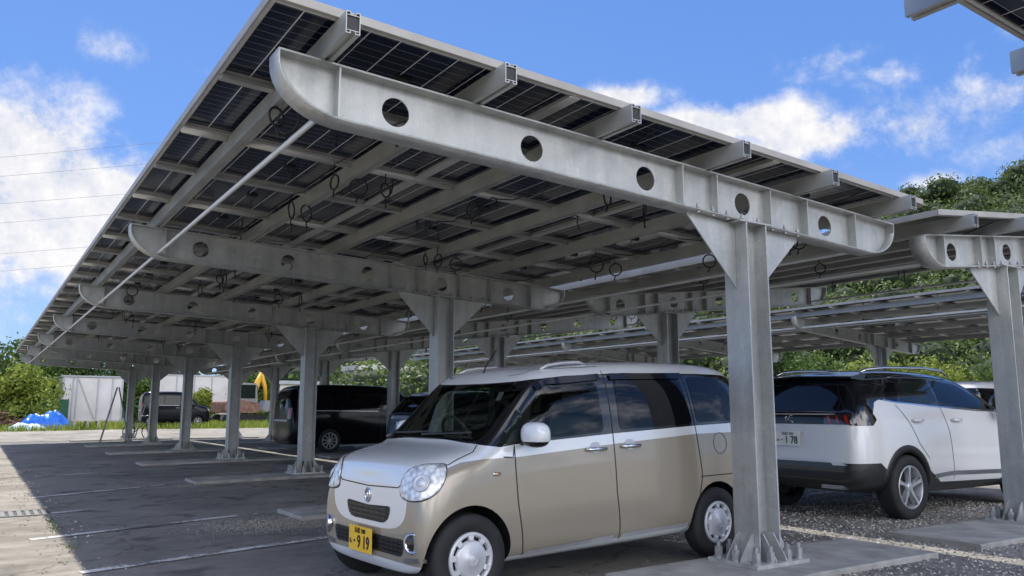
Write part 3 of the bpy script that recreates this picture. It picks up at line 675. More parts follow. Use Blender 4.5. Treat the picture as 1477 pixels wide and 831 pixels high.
class Car:
    def __init__(s, T, stations, bodymat, arches, wheelr, Wd, name='body', cabin=(), sidewin=(), screen=None):
        """stations: [x, zbot, (wm,zm), (wb,zb), (wr,zr), ztop, optional dx list]"""
        s.T = T; rings = []
        for st in stations:
            x, zb, (wm, zm), (wb, zbl), (wr, zr), zt = st[:6]; dx = st[6] if len(st) > 6 else [0] * 8
            h = [(0, zb), (wm * .7, zb), (wm * .985, zb + .05), (wm, zm), (wb, zbl), (wr, zr), (wr * .72, zt - (zt - zr) * .22), (0, zt)]
            ring = [(x + dx[i], -y, z) for i, (y, z) in enumerate(h)] + [(x + dx[i], y, z) for i, (y, z) in list(enumerate(h))[6:0:-1]]
            rings.append(ring)
        n = 14; vs = [p for r in rings for p in r]; fs = []
        for k in range(len(rings) - 1): fs += [(k * n + j, k * n + (j + 1) % n, k * n + n + (j + 1) % n, k * n + n + j) for j in range(n)]
        # caps as quad strips
        for k, rev in ((0, False), (len(rings) - 1, True)):
            o = k * n
            for a in range(7):
                q = [o + a, o + a + 1, o + (n - a - 1) % n, o + (n - a) % n]
                q = list(dict.fromkeys(q))
                fs.append(tuple(q if not rev else q[::-1]))
        me = bpy.data.meshes.new('cage'); me.from_pydata(vs, [], fs)
        bm = bmesh.new(); bm.from_mesh(me); bmesh.ops.recalc_face_normals(bm, faces=bm.faces); bm.to_mesh(me); bm.free()
        ob = bpy.data.objects.new(name, me); COL.objects.link(ob)
        md = ob.modifiers.new('s', 'SUBSURF'); md.levels = 3; md.render_levels = 3
        dg = bpy.context.evaluated_depsgraph_get(); dg.update()
        me2 = bpy.data.meshes.new_from_object(ob.evaluated_get(dg)); ob.modifiers.clear(); ob.data = me2
        bm = bmesh.new(); bm.from_mesh(me2); s.bvh = BVHTree.FromBMesh(bm); bm.free()
        # wheel arches cut out of the shell
        cut = MB()
        for ax, az, ar in arches:
            for sg in (-1, 1): cut.cyl((ax, sg * (Wd / 2 - .3), az), (ax, sg * (Wd / 2 + .3), az), ar, 48)
        cu = cut.build('cut', M['black_plastic'])
        bm = bmesh.new(); bm.from_mesh(cu.data); bmesh.ops.remove_doubles(bm, verts=bm.verts, dist=1e-5); bmesh.ops.recalc_face_normals(bm, faces=bm.faces); bm.to_mesh(cu.data); bm.free()
        cutters = [cu]
        def shrink(poly, d=.022):
            cx = sum(p[0] for p in poly) / len(poly); cy = sum(p[1] for p in poly) / len(poly); out = []
            for p in poly:
                v = Vector((p[0] - cx, p[1] - cy)); l = v.length; v *= max(.1, (l - d) / l); out.append((cx + v.x, cy + v.y))
            return out
        if cabin:
            for x0, x1, hy, z0, z1 in cabin:
                c_ = MB(); c_.box(x0, x1, -hy, hy, z0, z1); cutters.append(c_.build('cut', M['black_plastic']))
            for wn in sidewin:
                c_ = MB(); c_.plate(shrink(wn), [], lambda a, c, e: (a, e, c), 2.4); cutters.append(c_.build('cut', M['black_plastic']))
            c_ = MB(); xm = (screen[1] + screen[2]) / 2; c_.plate(shrink(screen[0]), [], lambda a, c, e: (xm + e, a, c), screen[2] - screen[1]); cutters.append(c_.build('cut', M['black_plastic']))
        def vol(me):
            bm = bmesh.new(); bm.from_mesh(me); v = abs(bm.calc_volume()); bm.free(); return v
        todo = [cutters[0]] + cutters[:0:-1]
        for k_, cc in enumerate(todo):
            for tr_ in range(3):
                cc.location = (.0013 * tr_, 0, .0017 * tr_)
                md = ob.modifiers.new('b', 'BOOLEAN'); md.object = cc; md.operation = 'DIFFERENCE'; md.solver = 'EXACT'
                dg = bpy.context.evaluated_depsgraph_get(); dg.update()
                me3 = bpy.data.meshes.new_from_object(ob.evaluated_get(dg)); ob.modifiers.clear()
                if vol(me3) > vol(ob.data) - 2.2 and vol(me3) > 3: ob.data = me3; break
                print('boolean retry', T.name, k_, tr_)
        me3 = ob.data
        for cc in cutters: bpy.data.objects.remove(cc)
        me3.materials.clear(); me3.materials.append(bodymat); me3.materials.append(M['black_plastic'])
        for p in me3.polygons:
            h_ = s.bvh.find_nearest(p.center); ins = h_[0] is None or h_[3] > .006
            p.use_smooth = not ins; p.material_index = 1 if ins else 0
        me3.set_sharp_from_angle(angle=R(38)); ob.name = name; ob.data.name = name
        ob.parent = T; s.body = ob
    def cast(s, a, b_, axis, sgn):
        """axis y: (a,b)=(x,z) seen from side sgn; axis x: (a,b)=(y,z); axis z: (a,b)=(x,y)"""
        if axis == 'y': o = Vector((a, sgn * 3, b_)); d = Vector((0, -sgn, 0))
        elif axis == 'x': o = Vector((-2 if sgn < 0 else 8, a, b_)); d = Vector((-sgn, 0, 0))
        elif axis == 'd':
            e = Vector((.66, sgn * .75, 0)); d = Vector((.75, -sgn * .66, 0)); o = e * a + Vector((0, 0, b_)) - d * 3
        else: o = Vector((a, b_, 4)); d = Vector((0, 0, -1))
        return s.bvh.ray_cast(o, d)
    def patch(s, name, poly, mat, axis='y', sgn=-1, off=.004, step=.05, parent=None, smooth=True, thick=0):
        poly = [Vector(p) for p in poly]; bd = []
        for i, p in enumerate(poly):
            q = poly[(i + 1) % len(poly)]; n = max(1, int((q - p).length / step))
            bd += [p + (q - p) * k / n for k in range(n)]
        xs = [p.x for p in bd]; ys = [p.y for p in bd]; inner = []
        x = min(xs) + step / 2
        def inside(pt):
            c = False; j = len(bd) - 1
            for i in range(len(bd)):
                if (bd[i].y > pt.y) != (bd[j].y > pt.y) and pt.x < (bd[j].x - bd[i].x) * (pt.y - bd[i].y) / (bd[j].y - bd[i].y) + bd[i].x: c = not c
                j = i
            return c
        while x < max(xs):
            y = min(ys) + step / 2
            while y < max(ys):
                pt = Vector((x, y))
                if inside(pt) and min((pt - b2).length for b2 in bd) > step * .45: inner.append(pt)
                y += step
            x += step
        n = len(bd); res = delaunay_2d_cdt(bd + inner, [], [list(range(n))], 1, 1e-6)
        vs = []; ok = []
        for p in res[0]:
            h = s.cast(p.x, p.y, axis, sgn)
            if h[0] is None:
                ok.append(False); vs.append((0, 0, 0)); continue
            ok.append(True); vs.append(h[0] + h[1] * off)
        fs = [f for f in res[2] if all(ok[i] for i in f)]
        mb = MB(); mb.add(vs, fs, 0, smooth)
        if thick:
            vs2 = []
            for p in res[0]:
                h = s.cast(p.x, p.y, axis, sgn); vs2.append(h[0] + h[1] * (off - thick) if h[0] is not None else (0, 0, 0))
            bl = list(range(n)); mb2o = len(mb.v); mb.v += [tuple(v_) for v_ in vs2]
            for i in bl:
                j = (i + 1) % n
                if ok[i] and ok[j]: mb.f.append((i, j, mb2o + j, mb2o + i)); mb.m.append(0); mb.sm.append(False)
        me_o = mb.build(name, mat, parent or s.T, fix=False)
        bm = bmesh.new(); bm.from_mesh(me_o.data); bmesh.ops.recalc_face_normals(bm, faces=bm.faces)
        v_ = Vector((0, sgn, 0)) if axis == 'y' else (Vector((sgn, 0, 0)) if axis == 'x' else (Vector((-1, sgn, 0)) if axis == 'd' else Vector((0, 0, 1))))
        tot = Vector((0, 0, 0))
        for f in bm.faces: tot += f.normal * f.calc_area()
        if tot.dot(v_) < 0: bmesh.ops.reverse_faces(bm, faces=bm.faces)
        bmesh.ops.delete(bm, geom=[v for v in bm.verts if not v.link_faces], context='VERTS')
        bm.to_mesh(me_o.data); bm.free()
        return me_o
    def line(s, name, pts, wd, mat, axis='y', sgn=-1, off=.003, parent=None, raised=None, mb=None):
        """ribbon (or raised bead) following the skin"""
        fine = []
        for p, q in zip(pts, pts[1:]):
            p = Vector(p); q = Vector(q); n = max(1, int((q - p).length / .04)); fine += [p + (q - p) * k / n for k in range(n)]
        fine.append(Vector(pts[-1])); P3 = []
        for p in fine:
            h = s.cast(p.x, p.y, axis, sgn)
            if h[0] is not None: P3.append((h[0] + h[1] * off, h[1]))
        own = mb is None; mb = mb or MB()
        if raised: mb.tube([p + nn * 0 for p, nn in P3], raised, 6)
        else:
            vs = []
            for i, (p, nn) in enumerate(P3):
                a = P3[max(0, i - 1)][0]; c = P3[min(len(P3) - 1, i + 1)][0]; d = (c - a).normalized(); t = nn.cross(d).normalized() * wd / 2
                vs += [p - t, p + t]
            mb.add(vs, [(2 * i, 2 * i + 2, 2 * i + 3, 2 * i + 1) for i in range(len(P3) - 1)], 0, False)
        if own: return mb.build(name, mat, parent or s.T, fix=bool(raised))
        return mb

def rounded(poly, r=.03, n=4):
    out = []; k = len(poly)
    for i in range(k):
        p = Vector(poly[i]); a = Vector(poly[i - 1]); c = Vector(poly[(i + 1) % k])
        ra = min(r, (a - p).length * .45); rc = min(r, (c - p).length * .45)
        p0 = p + (a - p).normalized() * ra; p1 = p + (c - p).normalized() * rc
        for j in range(n + 1):
            t = j / n; out.append(tuple((p0 * (1 - t) + p * t) * (1 - t) + (p * (1 - t) + p1 * t) * t))
    return out

def wheel(T, x, y, z, r, wd, sg, style, rimr):
    """outer face towards y*sg"""
    t = MB(); a = (0, sg, 0); o = wd / 2
    prof = [(rimr, -o + .02), (rimr + .02, -o), (r * .93, -o + .002), (r * .985, -o + .02), (r, -o + .045), (r, o - .045), (r * .985, o - .02), (r * .93, o - .002), (rimr + .02, o), (rimr, o - .02)]
    t.lathe((0, 0, 0), a, prof, 40)
    for q in (-.04, 0., .04):
        t.lathe((0, 0, 0), a, [(r + .001, q - .004), (r + .0015, q), (r + .001, q + .004)], 40)
    ty = t.build('tyre', M['tyre'], T, (x, y, z))
    rim = MB(); u = lambda rr, an, h: (rr * math.cos(an), sg * h, rr * math.sin(an))
    if style == 'cap':
        rim.lathe((0, 0, 0), a, [(rimr + .002, o - .03), (rimr + .004, o - .004), (rimr - .01, o + .004), (rimr - .022, o - .004), (rimr - .026, o - .03)], 40, 0)
        rim.lathe((0, 0, 0), a, [(0, o - .034), (rimr - .02, o - .034)], 32, 1)
        k = 9
        disc = [(0, o + .012), (.04, o + .012), (.042, o + .009), (.1, o + .004), (.115, o - .002), (.119, o - .02)]
        rim.lathe((0, 0, 0), a, disc, 40, 0)
        rim.lathe((0, 0, 0), a, [(.031, o + .0135), (.034, o + .016), (.037, o + .0135)], 24, 0)
        for i in range(k):
            an = 2 * math.pi * (i + .3) / k; da = .13
            vs = []
            for rr, hh in ((.1, o - .02), (rimr - .012, o - .02), (rimr - .012, o + .0), (.122, o + .004), (.1, o - .002)):
                for s_ in (-1, 1):
                    sc = da * (1.05 if rr > .13 else 1.); vs.append(u(rr, an + s_ * sc, hh))
            rim.add(vs, [(2, 3, 5, 4), (4, 5, 7, 6), (6, 7, 9, 8), (2, 4, 6, 8, 0), (3, 1, 9, 7, 5)], 0)
        rim.build('hub_cap', [M['hubwhite'], M['black_plastic']], ty)
    else:
        k = style if isinstance(style, int) else 5
        rim.lathe((0, 0, 0), a, [(rimr + .002, o - .03), (rimr + .004, o - .006), (rimr - .008, o - .002), (rimr - .016, o - .012), (rimr - .02, -o + .04)], 40, 0)
        rim.lathe((0, 0, 0), a, [(0, -.02), (rimr - .015, -.02)], 32, 1)
        rim.lathe((0, 0, 0), a, [(0, o - .012), (.03, o - .012), (.055, o - .018), (.06, o - .05)], 24, 0)
        for i in range(k):
            an = 2 * math.pi * (i + .25) / k; w0, w1 = (.42, .2) if k == 5 else (.16, .075)
            if k == 5:
                w1 = .15; vs = [u(.045, an - .4, o - .02), u(.045, an + .4, o - .02), u(rimr - .01, an + w1, o - .01), u(rimr - .01, an - w1, o - .01),
                      u(.045, an - .55, o - .06), u(.045, an + .55, o - .06), u(rimr - .01, an + w1, o - .06), u(rimr - .01, an - w1, o - .06)]
            else:
                vs = [u(.045, an - .3, o - .02), u(.045, an + .3, o - .02), u(rimr - .01, an + w1, o - .01), u(rimr - .01, an - w1, o - .01),
                      u(.045, an - .3, o - .06), u(.045, an + .3, o - .06), u(rimr - .01, an + w1, o - .06), u(rimr - .01, an - w1, o - .06)]
            rim.add(vs, [(0, 1, 2, 3), (0, 4, 5, 1), (1, 5, 6, 2), (3, 7, 4, 0), (2, 6, 7, 3)], 0)
            if k == 5:   # dark inset in each spoke
                for s_ in (-1, 1):
                    rim.add([u(.09, an + s_ * .16, o - .013), u(rimr * .93, an + s_ * .19, o - .0085), u(rimr * .93, an + s_ * .11, o - .0085)], [(0, 1, 2)], 1)
        rim.build('rim', [M['silver'], M['black_plastic']], ty)
    return ty

def text(name, s_, size, mat, parent, loc, rot, ex=.0015, align='CENTER', sx=1.):
    cu = bpy.data.curves.new(name, 'FONT'); cu.body = s_; cu.size = size; cu.align_x = align; cu.align_y = 'CENTER'; cu.extrude = ex
    if size > .08: cu.offset = .0022
    o = bpy.data.objects.new(name, cu); COL.objects.link(o); dg = bpy.context.evaluated_depsgraph_get(); dg.update()
    me = bpy.data.meshes.new_from_object(o.evaluated_get(dg)); bpy.data.objects.remove(o)
    me.materials.clear(); me.materials.append(mat)
    r = bpy.data.objects.new(name, me); COL.objects.link(r); r.parent = parent; r.location = loc; r.rotation_euler = rot; r.scale = (sx, 1, 1); return r

def plate(T, loc, rotz, bg_, ink, top, kana, num, tiltx=0):
    """Japanese plate, reads along local +x, faces local -y; loc = centre"""
    mb = MB(); mb.plate(rounded([(-.165, -.0825), (.165, -.0825), (.165, .0825), (-.165, .0825)], .01, 3), [], lambda a, c, e: (a, e, c), .004)
    p = mb.build('licence_plate', bg_, T, loc); p.rotation_euler = (tiltx, 0, rotz)
    text('lettering', top, .042, ink, p, (0, -.004, .052), (R(90), 0, 0))
    text('lettering', kana, .04, ink, p, (-.135, -.004, -.025), (R(90), 0, 0))
    text('lettering', num, .115, ink, p, (.022, -.004, -.022), (R(90), 0, 0), sx=.86)
    return p

# --- the beige and white kei van ------------------------------------------------
A = Vector((-2.6515, .0266)); B_ = Vector((-.166, .212))
u_ = (B_ - A).normalized(); yawv = math.atan2(u_.y, u_.x)
nrm = Vector((-u_.y, u_.x))
WB = 2.455; FO = .50; HW = .7375
org = A - u_ * FO + nrm * HW
pitchv = math.atan2(.055, 2.45)
V = emp('parked_van', 'boxy beige and white minivan with yellow plate parked nose-out behind the nearest post', 'van', (org.x, org.y, gz(-2.65, 0) - .008), yawv)
V.scale = (1.042,) * 3; V.location = (CAM.x + (org.x - CAM.x) * 1.042, CAM.y + (org.y - CAM.y) * 1.042, gz(-2.65, 0) + .004)
pitchv = math.atan2(.032, 2.45)
V.rotation_mode = 'XYZ'; V.rotation_euler = (0, -pitchv, yawv)
BEI = (.345, .305, .24); WHT = (.74, .76, .77)
belt = [(0, 2.1), (.585, 2.1), (.60, 1.0), (.64, .985), (.75, .97), (.87, .985), (1.8, 1.03), (2.72, 1.065), (3.17, 1.075), (3.4, 1.08)]
wl = [(0, .62), (.12, .74), (.2, .79), (.30, .84), (.44, .885), (.61, .90), (.87, .90), (1.81, .955), (2.74, 1.0), (3.4, 1.0)]
rooft = [(0, 0), (.58, 0), (.6, 1.405), (1.0, 1.405), (1.10, 1.425), (1.4, 1.455), (2.0, 1.485), (2.9, 1.49), (3.2, 1.485), (3.4, 1.46)]
vanpaint = paint('van_two_tone_paint', BEI, [(WHT, .22, [('above', wl)]), (WHT, .22, [('ell', 0, .72, .52, .27, .6)]), (WHT, .3, [('below', [(0, .0), (.02, .30), (.12, .265), (.3, .25), (.8, .25), (1.8, .27), (3.4, .29)])]), ((.012, .013, .014), .12, [('above', belt), ('below', rooft)])], 3.45, .25, .25)
st = [
    (.035, .24, (.57, .45), (.55, .60), (.47, .70), .74),
    (.02, .20, (.665, .45), (.65, .62), (.55, .755), .785, [.03, .02, .01, 0, 0, .02, .02, .02]),
    (.07, .185, (.715, .46), (.695, .68), (.61, .845), .87, [0, 0, 0, 0, .02, .03, .0, -.03]),
    (.20, .18, (.735, .50), (.722, .76), (.665, .895), .925),
    (.45, .18, (.74, .55), (.73, .84), (.68, .935), .968),
    (.58, .18, (.74, .55), (.73, .87), (.685, .955), .99),
    (.64, .18, (.74, .55), (.73, .90), (.685, .985), 1.03, [0, 0, 0, 0, 0, 0, 0, -.05]),
    (.86, .18, (.74, .56), (.73, .94), (.675, 1.21), 1.265, [0, 0, 0, 0, 0, .0, -.02, -.06]),
    (1.07, .18, (.74, .56), (.73, .96), (.665, 1.44), 1.475, [0, 0, 0, 0, 0, 0, -.02, -.05]),
    (1.2, .18, (.74, .57), (.73, .97), (.66, 1.485), 1.53),
    (1.55, .18, (.74, .58), (.73, 1.0), (.66, 1.52), 1.57),
    (2.0, .18, (.74, .58), (.73, 1.01), (.66, 1.54), 1.592),
    (2.5, .18, (.74, .58), (.73, 1.02), (.655, 1.55), 1.602),
    (3.0, .19, (.74, .58), (.727, 1.04), (.65, 1.545), 1.60),
    (3.28, .20, (.735, .58), (.722, 1.05), (.64, 1.525), 1.58),
    (3.40, .24, (.72, .58), (.705, 1.02), (.625, 1.44), 1.50),
    (3.44, .28, (.66, .58), (.64, 1.0), (.55, 1.30), 1.36)]
def nose(x): return x if x > .55 else .12 + (x) * (.43 / .55)
st = [(nose(q[0]) + (.03 if .8 < q[0] < 1.1 else 0),) + tuple(q[1:]) for q in st]
WIN_F = rounded([(.96, 1.0), (1.055, 1.27), (1.165, 1.38), (1.68, 1.435), (1.70, 1.045)], .05)
WIN_S = rounded([(-.60, 1.01), (-.58, 1.34), (-.52, 1.395), (.52, 1.395), (.58, 1.34), (.60, 1.01)], .05)
car = Car(V, st, vanpaint, [(.50, .29, .325), (2.955, .29, .32)], .28, 1.475, cabin=[(.92, 1.95, .60, .62, 1.36), (1.95, 3.1, .60, .62, 1.42), (.72, .93, .55, .80, 1.02)], sidewin=[WIN_F], screen=(WIN_S, .3, 1.5))
for sg in (-1, 1):
    car.patch('front_side_window', WIN_F, M['clearglass'], sgn=sg, off=.003)
    car.patch('quarter_glass', rounded([(.74, 1.0), (.80, .99), (.89, 1.0), (.965, 1.20), (.93, 1.22)], .02), M['glass'], sgn=sg, off=.003)
    car.patch('sliding_door_window', rounded([(1.86, 1.055), (1.86, 1.44), (2.61, 1.455), (2.70, 1.085)], .05), M['privacy'], sgn=sg, off=.003)
    car.patch('rear_side_window', rounded([(2.75, 1.09), (2.71, 1.46), (3.10, 1.46), (3.22, 1.36), (3.27, 1.10)], .05), M['privacy'], sgn=sg, off=.003)
    # rain visors
    for vis in ([(1.10, 1.365), (1.2, 1.405), (1.72, 1.447)], [(1.83, 1.45), (2.64, 1.465)]):
        car.line('rain_visor', vis, .05, M['blackgloss'], sgn=sg, off=.016)
    mb = MB()
    for pl in ([(.765, .905), (.845, .90), (.86, .98)], [(.86, .98), (.862, .80), (.875, .60), (.93, .30), (.955, .21)], [(1.775, 1.50), (1.785, 1.03), (1.80, .60), (1.85, .225)], [(2.66, 1.50), (2.72, 1.08), (2.745, .88), (2.77, .66), (2.70, .42), (2.66, .30), (2.55, .225)],
               [(.955, .21), (1.85, .225), (2.55, .225)], [(2.745, .66), (3.3, .66)], [(1.08, 1.455), (1.20, 1.50), (1.775, 1.53)]):
        car.line('door_gap_seal', pl, .008, M['black_plastic'], sgn=sg, off=.0022)
    fl = MB(); pts_ = [(3.02 + .085 * math.cos(a), .915 + .085 * math.sin(a)) for a in [i * math.pi / 12 for i in range(25)]]
    if sg < 0: car.line('fuel_flap_gap', pts_, .005, M['black_plastic'], sgn=sg, off=.002)
    car.line('chrome_sill_strip', [(.955, .265), (1.78, .285)], .034, M['silver'], sgn=sg, off=.004); car.line('chrome_sill_strip', [(1.86, .287), (2.6, .30)], .034, M['silver'], sgn=sg, off=.004)
    for hx, hz, d_ in ((1.60, .925, -1), (1.955, .935, 1)):
        car.patch('handle_recess', [(hx + .055 * math.cos(a), hz + .01 + .04 * math.sin(a)) for a in [i * math.pi / 8 for i in range(16)]], M['silver'], sgn=sg, off=.0025, step=.02)
        h_ = car.cast(hx, hz, 'y', sg); y_ = h_[0].y
        hb = MB(); hb.tube([(hx - .10, y_ + sg * .004, hz), (hx - .08, y_ + sg * .028, hz), (hx + .08, y_ + sg * .028, hz), (hx + .10, y_ + sg * .004, hz)], [.008, .015, .015, .008], 8); hb.build('door_handle', M['chrome'], V)
    car.patch('side_indicator', [(.70 + .032 * math.cos(a), .80 + .013 * math.sin(a)) for a in [i * math.pi / 8 for i in range(16)]], M['chrome'], sgn=sg, off=.006, step=.02, thick=.006)
    car.patch('side_indicator_lens', [(.70 + .016 * math.cos(a), .80 + .008 * math.sin(a)) for a in [i * math.pi / 8 for i in range(16)]], M['orange'], sgn=sg, off=.009, step=.02, thick=.004)
    # mirror
    mm = MB(); bm = bmesh.new(); bmesh.ops.create_uvsphere(bm, u_segments=32, v_segments=20, radius=1)
    vs = []
    for v in bm.verts:
        c = v.co; f = lambda q, e: math.copysign(abs(q) ** e, q)
        vs.append((.07 * f(c.x, .75), .12 * f(c.y, .75), .085 * f(c.z, .8)))
    fs = [tuple(v.index for v in f.verts) for f in bm.faces]
    mm.add(vs, fs, 0, True); bm.free()
    for i, f in enumerate(mm.f):
        zc = sum(mm.v[j][2] for j in f) / len(f)
        if zc < -.045: mm.m[i] = 1
    mo = mm.build('side_mirror', [flat('mirror_white', WHT, .22, coat=1), M['blackgloss']], V, (.945, sg * .84, 1.05))
    arm = MB(); arm.cyl((.93, sg * .70, 1.0), (.93, sg * .78, 1.02), .03, 10); arm.build('mirror_arm', M['blackgloss'], V)
    wheel(V, FO, sg * (HW - .085), .281, .281, .16, sg, 'cap', .165); wheel(V, FO + WB, sg * (HW - .085), .281, .281, .16, sg, 'cap', .165)
    # headlamp wraps the corner: projected diagonally from the front
    hp = rounded([(.43, .69), (.44, .79), (.49, .845), (.58, .872), (.735, .878), (.74, .79), (.705, .71), (.63, .665), (.53, .655), (.455, .665)], .04, 3)
    seal = [((y_ - .59) * 1.045 + .59, (z_ - .765) * 1.07 + .765) for y_, z_ in hp]
    car.patch('headlight_surround', seal, M['black_plastic'], 'd', sg, off=.003, step=.02)
    lampo = car.patch('headlight', hp, M['lamp'], 'd', sg, off=.012, step=.015, thick=.012)
    for (yy, zz, rr) in ((.60, .765, .058),):
        hh = car.cast(yy, zz, 'd', sg)
        bl = MB(); bl.lathe(hh[0] + hh[1] * .012, hh[1] + Vector((0, 0, .1)), [(rr, 0), (rr * .95, .008), (rr * .8, .006), (rr * .55, -.002), (rr * .5, .008), (rr * .3, .014), (0, .016)], 24); bl.build('lamp_reflector', M['hubwhite'], lampo)
    # fog lamp
    hh = car.cast(sg * .60, .40, 'x', -1); fo = MB(); ax = Vector((-1, sg * .45, 0)).normalized(); c_ = hh[0]
    fo.lathe(c_, ax, [(.058, -.02), (.066, .004), (.06, .012), (.05, .01), (.046, .0)], 28, 0); fo.lathe(c_, ax, [(.046, .001), (.03, .006), (0, .008)], 24, 1)
    fo.build('fog_light', [M['chrome'], M['smoke_lens']], V)
    car.line('bumper_chrome_strip', [(sg * .50, .285), (sg * .69, .305)], .028, M['chrome'], 'x', -1, off=.005)
    rk = MB(); rk.tube([(1.15, sg * .45, 1.545), (1.25, sg * .455, 1.635), (1.5, sg * .46, 1.672), (2.5, sg * .46, 1.69), (2.85, sg * .455, 1.66), (2.92, sg * .45, 1.615)], [.012, .016, .016, .016, .016, .012], 8)
car.patch('windscreen', WIN_S, M['clearglass'], 'x', -1, off=.004, step=.06)
mb = MB()
for y0_, y1_ in ((.05, -.50), (.5, .0)):
    p_ = []
    for t_ in [i / 6 for i in range(7)]:
        yy = y0_ + (y1_ - y0_) * t_; h_ = car.cast(yy, 1.03 + .02 * t_, 'x', -1); p_.append(h_[0] + h_[1] * .02)
    mb.tube(p_, .009, 6)
mb.build('windscreen_wiper', M['black_plastic'], V)
car.patch('grille', rounded([(-.315, .60), (-.29, .52), (-.22, .485), (.22, .485), (.29, .52), (.315, .60), (0, .585)], .035), M['black_plastic'], 'x', -1, off=.003, step=.04)
mb = MB()
for z_ in (.515, .545, .575): car.line('x', [(-.27, z_), (.27, z_)], .012, None, 'x', -1, off=.007, mb=mb)
for i in range(-3, 4): car.line('x', [(i * .08, .49), (i * .08, .585)], .006, None, 'x', -1, off=.008, mb=mb)
mb.build('grille_bars', M['blackgloss'], V, fix=False)
car.patch('lower_grille', rounded([(-.50, .41), (-.47, .30), (.47, .30), (.50, .41), (.3, .405), (-.3, .405)], .04), M['black_plastic'], 'x', -1, off=.003, step=.04)
mb = MB()
for z_ in (.325, .35, .375): car.line('x', [(-.46, z_), (.46, z_)], .008, None, 'x', -1, off=.006, mb=mb)
for i in range(-7, 8): car.line('x', [(i * .06, .31), (i * .06, .395)], .006, None, 'x', -1, off=.006, mb=mb)
mb.build('lower_grille_mesh', M['blackgloss'], V, fix=False)
car.line('bonnet_gap', [(-.50, .80), (-.46, .755), (-.40, .725), (0, .712), (.40, .725), (.46, .755), (.50, .80)], .007, M['black_plastic'], 'x', -1, off=.003)
for sg in (-1, 1): car.line('bonnet_gap', [(.22, sg * .55), (.28, sg * .635), (.36, sg * .675), (.56, sg * .66), (.62, sg * .62)], .007, M['black_plastic'], 'z', 1, off=.003)
hh = car.cast(0, .65, 'x', -1); eb = MB(); eb.tube([hh[0] + Vector((-.006, .034 * math.cos(a), .044 * math.sin(a))) for a in [i * math.pi / 12 for i in range(24)]], .006, 6, closed=True)
eb.tube([hh[0] + Vector((-.007, .022, .02)), hh[0] + Vector((-.009, -.006, .026)), hh[0] + Vector((-.009, -.012, 0)), hh[0] + Vector((-.009, -.006, -.026)), hh[0] + Vector((-.007, .022, -.02))], .005, 6); eb.build('emblem', M['chrome'], V)
hh = car.cast(.05, .36, 'x', -1); plate(V, (hh[0].x - .035, .04, .355), R(-90), M['yellow_plate'], M['ink'], '浜松 580', 'も', '· 9 19')
an = MB(); an.tube([(1.12, .0, 1.49), (1.16, .02, 1.55), (1.28, .04, 1.68)], [.008, .006, .004], 6); an.build('aerial', M['black_plastic'], V)
# cabin
def seat(T, x, y, z, w=.46, hgt=.62, sc=1.):
    mb = MB(); mb.plate(rounded([(x - .25, z - .02), (x + .25, z - .06), (x + .25, z + .08), (x - .27, z + .12)], .05), [], lambda a, c, e: (a, y + e, c), w)
    mb.plate(rounded([(x + .18, z + .03), (x + .28, z + .03), (x + .40, z + hgt), (x + .30, z + hgt)], .04), [], lambda a, c, e: (a, y + e, c), w * .95)
    mb.plate(rounded([(x + .32, z + hgt + .02), (x + .41, z + hgt + .02), (x + .43, z + hgt + .19), (x + .35, z + hgt + .19)], .03), [], lambda a, c, e: (a, y + e, c), w * .55)
    return mb.build('seat', M['seat'], T)
def wheel_in(T, x, y, z, r=.18):
    mb = MB(); ax = Vector((1, 0, .45)).normalized(); u = Vector((0, 1, 0)); v_ = ax.cross(u); c = Vector((x, y, z))
    mb.tube([c + (u * math.cos(a) + v_ * math.sin(a)) * r for a in [i * math.pi / 12 for i in range(24)]], .014, 6, closed=True)
    for a in (0, math.pi, -math.pi / 2): mb.tube([c, c + (u * math.cos(a) + v_ * math.sin(a)) * r], .014, 5)
    mb.cyl(c - ax * .02, c + ax * .02, .05, 12); return mb.build('steering_wheel', M['seat'], T)
for yy in (-.3, .3): seat(V, 1.42, yy, .66, .44, .50)
mb = MB(); mb.plate(rounded([(2.15, .62), (2.6, .6), (2.75, 1.22), (2.66, 1.24), (2.52, .76), (2.15, .76)], .04), [], lambda a, c, e: (a, e, c), 1.1); mb.build('rear_bench', M['seat'], V)
wheel_in(V, 1.08, .3, 1.0)
mb = MB(); mb.plate(rounded([(.935, .63), (1.0, .63), (1.02, .93), (.935, .97)], .03), [], lambda a, c, e: (a, e, c), 1.18); mb.build('dashboard', M['seat'], V)
mb = MB(); mb.box(1.04, 1.06, -.12, .12, 1.285, 1.34); mb.build('rear_view_mirror', M['black_plastic'], V)
mb = MB(); hs_ = car.cast(-.43, 1.31, 'x', -1); mb.plate([(-.03, -.03), (.03, -.03), (.03, .03), (-.03, .03)], [], lambda a, c, e: (hs_[0].x + .028 + c * .6, -.43 + a, 1.31 + c), .002); mb.build('inspection_sticker', M['white_plate'], V)
# roof rail pieces and rear glass
for sg in (-1, 1):
    h_ = car.cast(.0, 0, 'z', 1)
    rk = MB(); rk.tube([(x, sg * .53, car.cast(x, sg * .53, 'z', 1)[0].z + dz) for x, dz in ((1.25, .0), (1.32, .022), (1.45, .026), (1.62, .024), (1.7, 0))], .013, 8)
    rk.build('roof_rail', M['silver'], V)
car.patch('rear_window', rounded([(-.5, 1.1), (-.46, 1.36), (.46, 1.36), (.5, 1.1)], .05), M['privacy'], 'x', 1, off=.004, step=.08)

